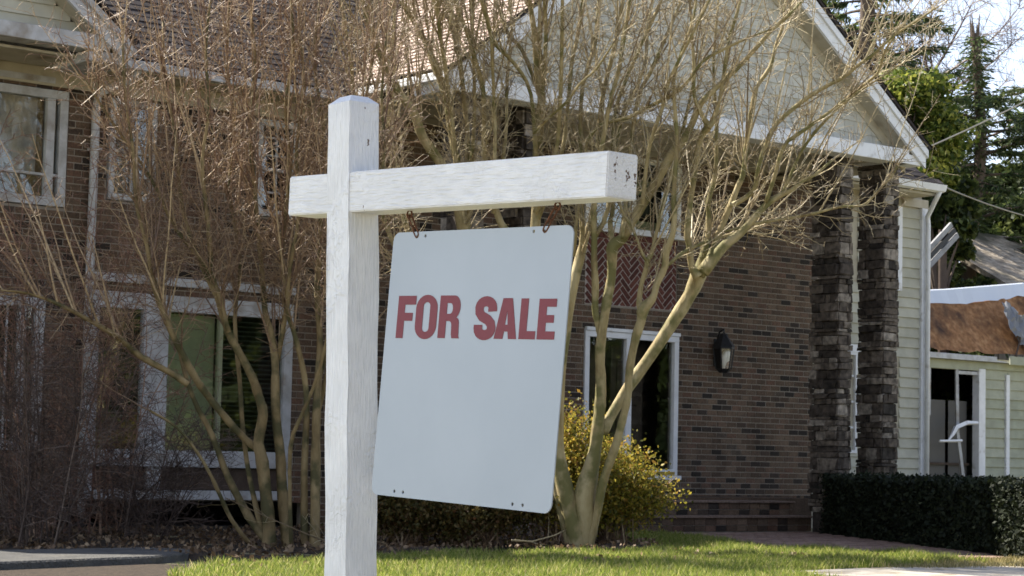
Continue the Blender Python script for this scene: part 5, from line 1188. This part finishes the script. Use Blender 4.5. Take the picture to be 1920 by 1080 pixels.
nbx('eave_fascia', 29.3, 31.6, NY - 0.16, NY - 0.12, 2.93, 3.03, 'old_trim', 0.004); nbx('eave_fascia', 31.95, 34.6, NY - 0.2, NY - 0.16, 2.90, 3.06, 'siding_green', 0.004)
nbx('eave_soffit', 29.3, 34.6, NY - 0.12, NY + 0.1, 2.935, 2.96, 'old_trim')
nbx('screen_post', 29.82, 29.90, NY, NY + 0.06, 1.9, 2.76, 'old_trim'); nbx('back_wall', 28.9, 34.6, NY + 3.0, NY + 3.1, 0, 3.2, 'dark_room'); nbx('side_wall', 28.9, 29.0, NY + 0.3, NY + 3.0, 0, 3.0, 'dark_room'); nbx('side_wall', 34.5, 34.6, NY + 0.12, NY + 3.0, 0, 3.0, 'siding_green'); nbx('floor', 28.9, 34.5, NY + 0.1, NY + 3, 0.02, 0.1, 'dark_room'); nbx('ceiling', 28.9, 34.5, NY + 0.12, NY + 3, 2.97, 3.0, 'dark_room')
MB().tube([(30.66, NY + 0.03, 2.76), (30.68, NY + 0.02, 1.6), (30.72, NY - 0.02, 1.2), (30.80, NY - 0.06, 0.5)], [0.04, 0.04, 0.04, 0.04], 4).build('leaning_mullion', MAT['old_trim'], nb)
nbx('screen_rail', 30.7, 31.27, NY + 0.02, NY + 0.06, 2.68, 2.74, 'old_trim'); nbx('screen_rail', 29.9, 31.27, NY + 0.22, NY + 0.25, 1.02, 1.06, 'panel_brown')
for a, b in ((29.9, 30.65), (30.74, 31.27)): nbx('torn_screen', a, b, NY + 0.28, NY + 0.285, 0.1, 2.2, flat('screen_mesh', (0.12, 0.115, 0.105), 0.8))
nbx('inner_furniture', 30.0, 30.6, NY + 0.8, NY + 1.2, 0.1, 1.5, 'panel_brown', 0.01); nbx('inner_furniture', 30.8, 31.2, NY + 0.7, NY + 1.1, 0.1, 2.1, 'panel_brown', 0.01)
hg = MB(); hg.tube([(31.2, NY - 0.03, 1.80), (30.85, NY - 0.06, 1.79), (30.5, NY - 0.1, 1.70), (30.38, NY - 0.12, 1.58), (30.22, NY - 0.14, 1.45)], [0.03, 0.045, 0.05, 0.04, 0.015], 4); hg.build('bent_strip', MAT['trim'], nb)
hg = MB(); hg.tube([(29.98, NY - 0.14, 1.44), (30.35, NY - 0.14, 1.45), (30.62, NY - 0.13, 1.46)], [0.022, 0.025, 0.025], 4); hg.build('bent_strip', MAT['trim'], nb)
# stripped, sagging roof board with torn white membrane on top
def wavy(name, top, bot, mat, th):
    mb = MB(); n = len(top)
    for i in range(n - 1):
        mb.face([bot[i], bot[i + 1], top[i + 1], top[i]])
        bk = Vector((0, th, 0.02)); mb.face([Vector(top[i]) + bk, Vector(top[i + 1]) + bk, Vector(bot[i + 1]) + bk, Vector(bot[i]) + bk]); mb.face([top[i], top[i + 1], Vector(top[i + 1]) + bk, Vector(top[i]) + bk]); mb.face([bot[i], bot[i + 1], Vector(bot[i + 1]) + bk, Vector(bot[i]) + bk])
    return mb.build(name, mat, nb)
T_, B_, W_ = [], [], []
for k in range(25):
    x = 29.3 + k * 0.22; tz = 4.0 + 0.035 * max(x - 30.2, 0) + 0.07 * max(x - 31.2, 0) ** 1.6
    T_.append((x, NY + 0.5, tz)); B_.append((x, NY - 0.14 + 0.01 * (k % 2), 3.07 + rnd.uniform(0, 0.05)))
    W_.append((x, NY + 0.49 - 0.03 * rnd.random(), tz - 0.02 + rnd.uniform(-0.03, 0.03)))
wavy('stripped_roof_board', T_, B_, MAT['osb'], 0.05)
WT = [(x, y + 0.12, 4.16 + 0.09 * max(x - 29.8, 0) + 0.03 * max(x - 31, 0)) for x, y, zz in W_]
WBt = [(x, y, min(zz, WT[i][2] - 0.03)) for i, (x, y, zz) in enumerate(W_)]
wavy('torn_membrane', WT, WBt, flat('white_membrane', (0.62, 0.66, 0.72), 0.6), 0.03)
for (u0, v0, u1, v1) in ((32.0, 3.45, 32.55, 4.1), (32.35, 3.2, 32.9, 3.9)):
    mb = MB(); G = [[Vector((u0 + (u1 - u0) * i / 7 + 0.18 * (j / 7) * (0.5 - i / 7) + rnd.uniform(-.03, .03), NY - 0.16 + 0.32 * j / 7 + rnd.uniform(-.07, .03), v0 + (v1 - v0) * j / 7 + rnd.uniform(-.03, .03))) for i in range(8)] for j in range(8)]
    for j in range(7):
        for i in range(7):
            if (i, j) in ((0, 0), (6, 6), (0, 6), (6, 0)): continue
            q = [G[j][i], G[j][i + 1], G[j + 1][i + 1], G[j + 1][i]]; mb.face(q)
    mb.build('torn_tarp', flat('grey_tarp', (0.20, 0.205, 0.215), 0.6), nb)
MB().tube([(32.1, NY - 0.2, 3.06), (32.35, NY - 0.1, 3.35), (32.5, NY + 0.0, 3.6)], [0.02] * 3, 4).build('splinter', MAT['panel_brown'], nb)
# leaning broken frame above it and weathered wall behind
MAT['weathered_pale'] = pm('weathered_pale', [(0.3, (0.20, 0.20, 0.20)), (0.7, (0.34, 0.345, 0.35))], 6, 0.8, 0.3, 40)
fr = empty('broken_window_frame', (30.2, 26.2, 0)); tag(fr, 'broken white window frame leaning behind the torn roof', 'window frame')
for (dx, dz, m) in ((0, 0, 'weathered_pale'), (0.10, -0.10, 'black_metal'), (0.19, -0.19, 'weathered_pale')):
    a = Vector((31.75 + dx, 26.2, 5.05 + dz)); b = Vector((32.6 + dx, 26.2, 5.72 + dz)); dv = (b - a).normalized(); nv = Vector((-dv.z, 0, dv.x)) * 0.05
    MB().prism([a - nv, b - nv, b + nv, a + nv], (0, 0.05, 0)).build('bar' if m == 'trim' else 'pane', MAT[m], fr)
MB().box(32.3, 32.5, 26.25, 26.3, 3.0, 5.6).build('prop', MAT['panel_brown'], fr)
MAT['weathered'] = pm('weathered_boards', [(0.3, (0.09, 0.08, 0.07)), (0.6, (0.17, 0.155, 0.14)), (0.8, (0.24, 0.22, 0.2))], 3, 0.9, 0.5, 20, stretch=(4, 1, 0.4))
barn = empty('old_barn', (36, 30, 0)); tag(barn, 'old weathered barn with speckled roof far right', 'barn')
for k in range(26):
    x = 33.6 + k * 0.3; MB().box(x + 0.008, x + 0.292, 30.0 + rnd.uniform(0, .02), 30.06, 0, 5.0).build('plank', MAT['weathered'], barn)
MB().box(33.6, 41.4, 30.07, 34, 0, 4.95).build('wall', MAT['weathered'], barn)
MAT['moss'] = pm('speckled_roof', [(0.3, (0.10, 0.08, 0.06)), (0.5, (0.30, 0.25, 0.19)), (0.7, (0.48, 0.42, 0.34))], 6, 0.95, 0.6, 30, dirt=((0.08, 0.075, 0.05), 1.2, 0.5, 0.65))
rfb = MB(); rfb.prism([(36.0, 27.5, 4.75), (42.2, 27.5, 4.75), (42.2, 30.6, 6.3), (36.4, 30.6, 6.3)], (0, 0, 0.12)); rfb.build('roof', MAT['moss'], barn)

# ------------------------------------------------------------------ trees beyond the house
MAT['needle'] = leaf_mat('needle', [(0, (0.022, 0.038, 0.016)), (0.6, (0.06, 0.09, 0.03)), (1, (0.14, 0.17, 0.055))], 0.4, 0.5)
MAT['broad'] = leaf_mat('broad_leaf', [(0, (0.02, 0.04, 0.008)), (0.45, (0.10, 0.14, 0.022)), (0.8, (0.26, 0.28, 0.05)), (1, (0.42, 0.40, 0.09))], 0.45, 0.4)
MAT['dark_broad'] = leaf_mat('dark_leaf', [(0, (0.016, 0.026, 0.010)), (0.6, (0.045, 0.065, 0.018)), (1, (0.13, 0.15, 0.035))], 0.35, 0.5)
MAT['far_bark'] = pm('far_bark', [(0.3, (0.06, 0.045, 0.035)), (0.7, (0.14, 0.105, 0.08))], 3, 0.9, 0.5, 10, stretch=(1, 1, 0.3))
def conifer(label, x, y, h, trunk_r, blen, z0, nb_, nl, mat, top_bare=0.0, size=0.16):
    t_ = empty('conifer_tree', (x, y, 0)); tag(t_, label, 'tree', 'evergreens beyond the house')
    tr = MB(); P = [Vector((x + 0.15 * math.sin(k * 0.9), y + 0.1 * math.cos(k * 1.3), h * k / 10)) for k in range(11)]
    tr.tube(P, [trunk_r * (1 - 0.62 * k / 10) for k in range(11)], 9); tr.build('trunk', MAT['far_bark'], t_, True)
    br = MB(); C = []; Dd = []
    if top_bare:   # snapped top: splinters and ivy
        for q in range(6):
            a = rnd.uniform(0, 6.28); b0 = P[-1] + Vector((math.cos(a) * trunk_r * 0.25, math.sin(a) * trunk_r * 0.25, -0.3)); br.tube([b0, b0 + Vector((math.cos(a) * 0.05, math.sin(a) * 0.05, 0.3 + rnd.uniform(0.1, 0.5)))], [trunk_r * 0.18, 0.01], 4)
        for q in range(2600):
            zz = rnd.uniform(0.55, 0.99) * h; a = rnd.uniform(0, 6.28); rr_ = abs(rnd.gauss(0.0, 0.18)) + trunk_r * 0.4; C.append((x + math.cos(a) * rr_, y + math.sin(a) * rr_, zz)); Dd.append((math.cos(a), math.sin(a), -0.3))
    for k in range(nb_):
        f = z0 / h + (1 - top_bare - z0 / h) * (k + rnd.random()) / nb_
        a = rnd.uniform(0, 2 * math.pi); L = blen * (1.05 - 0.6 * f) * rnd.uniform(0.55, 1.15)
        p = Vector((x, y, h * f)); d = Vector((math.cos(a), math.sin(a), rnd.uniform(-0.15, 0.35))).normalized()
        pts = [p]
        for q in range(5):
            d = (d + Vector((rnd.gauss(0, .08), rnd.gauss(0, .08), -0.05))).normalized(); p = p + d * (L / 5); pts.append(p)
        br.tube(pts, [trunk_r * 0.16 * (1 - 0.85 * q / 5) for q in range(6)], 4, False)
        for i in range(nl):
            s_ = rnd.uniform(0.22, 1.0) ** 0.7 * 5; i0 = min(int(s_), 4); q = pts[i0].lerp(pts[i0 + 1], s_ - i0)
            off = perp(d) * abs(rnd.gauss(0, 0.20)) ; off.z *= 0.35
            C.append((q.x + off.x, q.y + off.y, q.z + off.z - 0.05)); v = d * 0.7 + off.normalized() * 0.7 + Vector((0, 0, -0.25)); Dd.append((v.x, v.y, v.z))
    br.build('branch', MAT['far_bark'], t_)['kind'] = 'stuff'
    C = np.array(C); V, Fq = leaves(C, size * nrg.uniform(0.14, 0.36, len(C)), aspect=4.6, droop=np.array(Dd)); link('crown', fastmesh('crown', V, Fq, mat), t_)
def broad(label, x, y, h, rx, nlobes, nl, mat, size, z0=0.3, name='evergreen_tree'):
    t_ = empty(name, (x, y, 0)); tag(t_, label, 'tree', 'evergreens beyond the house')
    tr = MB(); tr.tube([(x, y, 0), (x + .1, y, h * .4), (x, y + .1, h * .8)], [0.18, 0.13, 0.05], 8); tr.build('trunk', MAT['far_bark'], t_, True)
    br = MB(); C = []
    for k in range(nlobes):
        a = rnd.uniform(0, 2 * math.pi); f = rnd.uniform(z0, 1.0); rr_ = rx * math.sqrt(rnd.random()) * math.sqrt(max(1.15 - f, 0.1))
        c = Vector((x + math.cos(a) * rr_, y + math.sin(a) * rr_, h * f)); lr = rx * rnd.uniform(0.16, 0.34)
        br.tube([(x, y, h * f * 0.7), ((x + c.x) / 2, (y + c.y) / 2, h * f * 0.88), tuple(c)], [0.05, 0.03, 0.012], 4, False)
        g = nrg.normal(size=(nl, 3)); g /= np.linalg.norm(g, axis=1)[:, None]; g *= (nrg.random(nl) ** 0.4 * lr)[:, None]; g[:, 2] *= 0.7
        C.append(np.array(c)[None] + g)
    br.build('branch', MAT['far_bark'], t_)['kind'] = 'stuff'
    C = np.concatenate(C); V, Fq = leaves(C, size * nrg.uniform(0.6, 1.4, len(C))); link('crown', fastmesh('crown', V, Fq, mat), t_)
conifer('tall dark pine just beyond the gable rake', 34.9, 30.6, 15.0, 0.22, 3.0, 5.0, 60, 260, MAT['needle'])
conifer('tall pine with bare lower trunk behind the gable', 36.9, 32.2, 16.0, 0.22, 3.0, 6.0, 60, 260, MAT['needle'])
conifer('broken topped conifer standing against the sky', 39.3, 30.9, 11.2, 0.26, 3.4, 4.0, 40, 300, MAT['needle'], 0.12)
conifer('drooping conifer at the right edge of the photo', 43.6, 32.0, 11.0, 0.22, 3.6, 4.0, 46, 300, MAT['needle'])
broad('sunlit yellow green evergreen beside the gable corner', 33.5, 28.3, 8.9, 2.0, 60, 520, MAT['broad'], 0.075, 0.76)
broad('dark evergreen filling the gap right of the gable', 34.6, 28.6, 7.9, 1.9, 40, 380, MAT['dark_broad'], 0.12, 0.25)
broad('dark evergreen behind the torn roof', 38.6, 32.5, 8.6, 2.0, 40, 380, MAT['dark_broad'], 0.12, 0.3)
broad('dark evergreen at the far right beside the barn', 43.0, 33.5, 8.6, 2.4, 42, 360, MAT['dark_broad'], 0.12, 0.35)
broad('low dark evergreen behind the broken window frame', 33.4, 27.2, 6.4, 1.0, 26, 380, MAT['dark_broad'], 0.11, 0.35)
# added tree out of view on the left, placed to keep sun off the sign
def shade_tree(x, y, h):
    t_ = empty('added_shade_tree', (x, y, 0)); tag(t_, 'added evergreen out of view on the left to shade the sign', 'tree')
    MB().tube([(x, y, ground_z(x, y) - 0.2), (x + .1, y, h * .4), (x, y + .1, h * .95)], [0.28, 0.2, 0.06], 9).build('trunk', MAT['far_bark'], t_, True)
    n = 30000; g = nrg.normal(size=(n, 3)); g /= np.linalg.norm(g, axis=1)[:, None]; g *= (nrg.random(n) ** 0.45)[:, None]
    C = np.array([[x, y, h * 0.74]]) + g * np.array([[2.6, 2.6, h * 0.27]]); C += 0.25 * np.sin(C * 2.3)
    V, Fq = leaves(C, nrg.uniform(0.14, 0.32, n)); link('crown', fastmesh('crown', V, Fq, MAT['dark_broad']), t_)
shade_tree(-0.65, 11.7, 15.0)
# bare tree against the sky
FAR_OK = True
def far_bare(label, x, y, h):
    t_ = empty('bare_tree', (x, y, 0)); tag(t_, label, 'tree'); tm = MB(); cm = MB()
    P = [Vector((x, y, h * 0.8 * k / 6)) + Vector((rnd.gauss(0, .12), rnd.gauss(0, .12), 0)) for k in range(7)]
    tm.tube(P, [0.16 * (1 - 0.7 * k / 6) for k in range(7)], 8); tm.build('trunk', MAT['far_bark'], t_, True)
    for k in range(46):
        p = P[3].lerp(P[6], rnd.random()); a = rnd.uniform(0, 2 * math.pi)
        b = sprig(cm, p, Vector((math.cos(a), math.sin(a), rnd.uniform(0.1, 0.9))), rnd.uniform(2.5, 5.4), 0.045, 0.010, 8, 0.25, 0.03, 4)
        for i in range(1, len(b) - 1):
            for _ in range(3):
                d = (b[i + 1] - b[i]).normalized(); c = sprig(cm, b[i].lerp(b[i + 1], rnd.random()), d * 0.6 + perp(d) * 0.8, rnd.uniform(0.4, 1.3), 0.013, 0.007, 4, 0.3, 0.0)
                tw(cm, c, 0.55, 0.007, 0.4)
    me = bpy.data.meshes.new('crown'); me.from_pydata(cm.v, [], cm.f); me.materials.append(MAT['twig_grey']); me.update(); link('crown', me, t_)
far_bare('bare tree with fine branches against the sky top right', 44.5, 36.5, 14.5)

# the wood across the street, behind the camera: it is what the window panes mirror
FW = nrg.uniform(0, 1, (26000, 3)); lump = 7.2 + 1.8 * np.sin(FW[:, 0] * 41) + 1.0 * np.sin(FW[:, 0] * 97 + 1)
FC = np.stack([-6 + 86 * FW[:, 0], -19 + 5 * FW[:, 1] - 3 * np.sin(FW[:, 0] * 23), lump * FW[:, 2] ** 0.8 - 0.9], 1)
V, Fq = leaves(FC, nrg.uniform(0.35, 0.95, len(FC))); o = link('far_wood', fastmesh('far_wood', V, Fq, MAT['dark_broad'])); tag(o, 'dark wood across the street mirrored in the window panes', 'wood', kind='stuff')
# overhead cables
for (a, b, sag, lab) in (((23.6, 19.6, 5.5), (34.0, 22.0, 9.6), 0.15, 'thin cable rising from the gable corner to the trees'), ((26.9, 22.0, 5.6), (40.0, 25.0, 6.4), 0.5, 'thin sagging cable across the dark trees on the right')):
    a, b = Vector(a), Vector(b); P = [a.lerp(b, k / 14) - Vector((0, 0, sag * 4 * (k / 14) * (1 - k / 14))) for k in range(15)]
    o = MB().tube(P, [0.012] * 15, 5).build('overhead_cable', flat('cable', (0.30, 0.28, 0.24), 0.7)); tag(o, lab, 'cable')
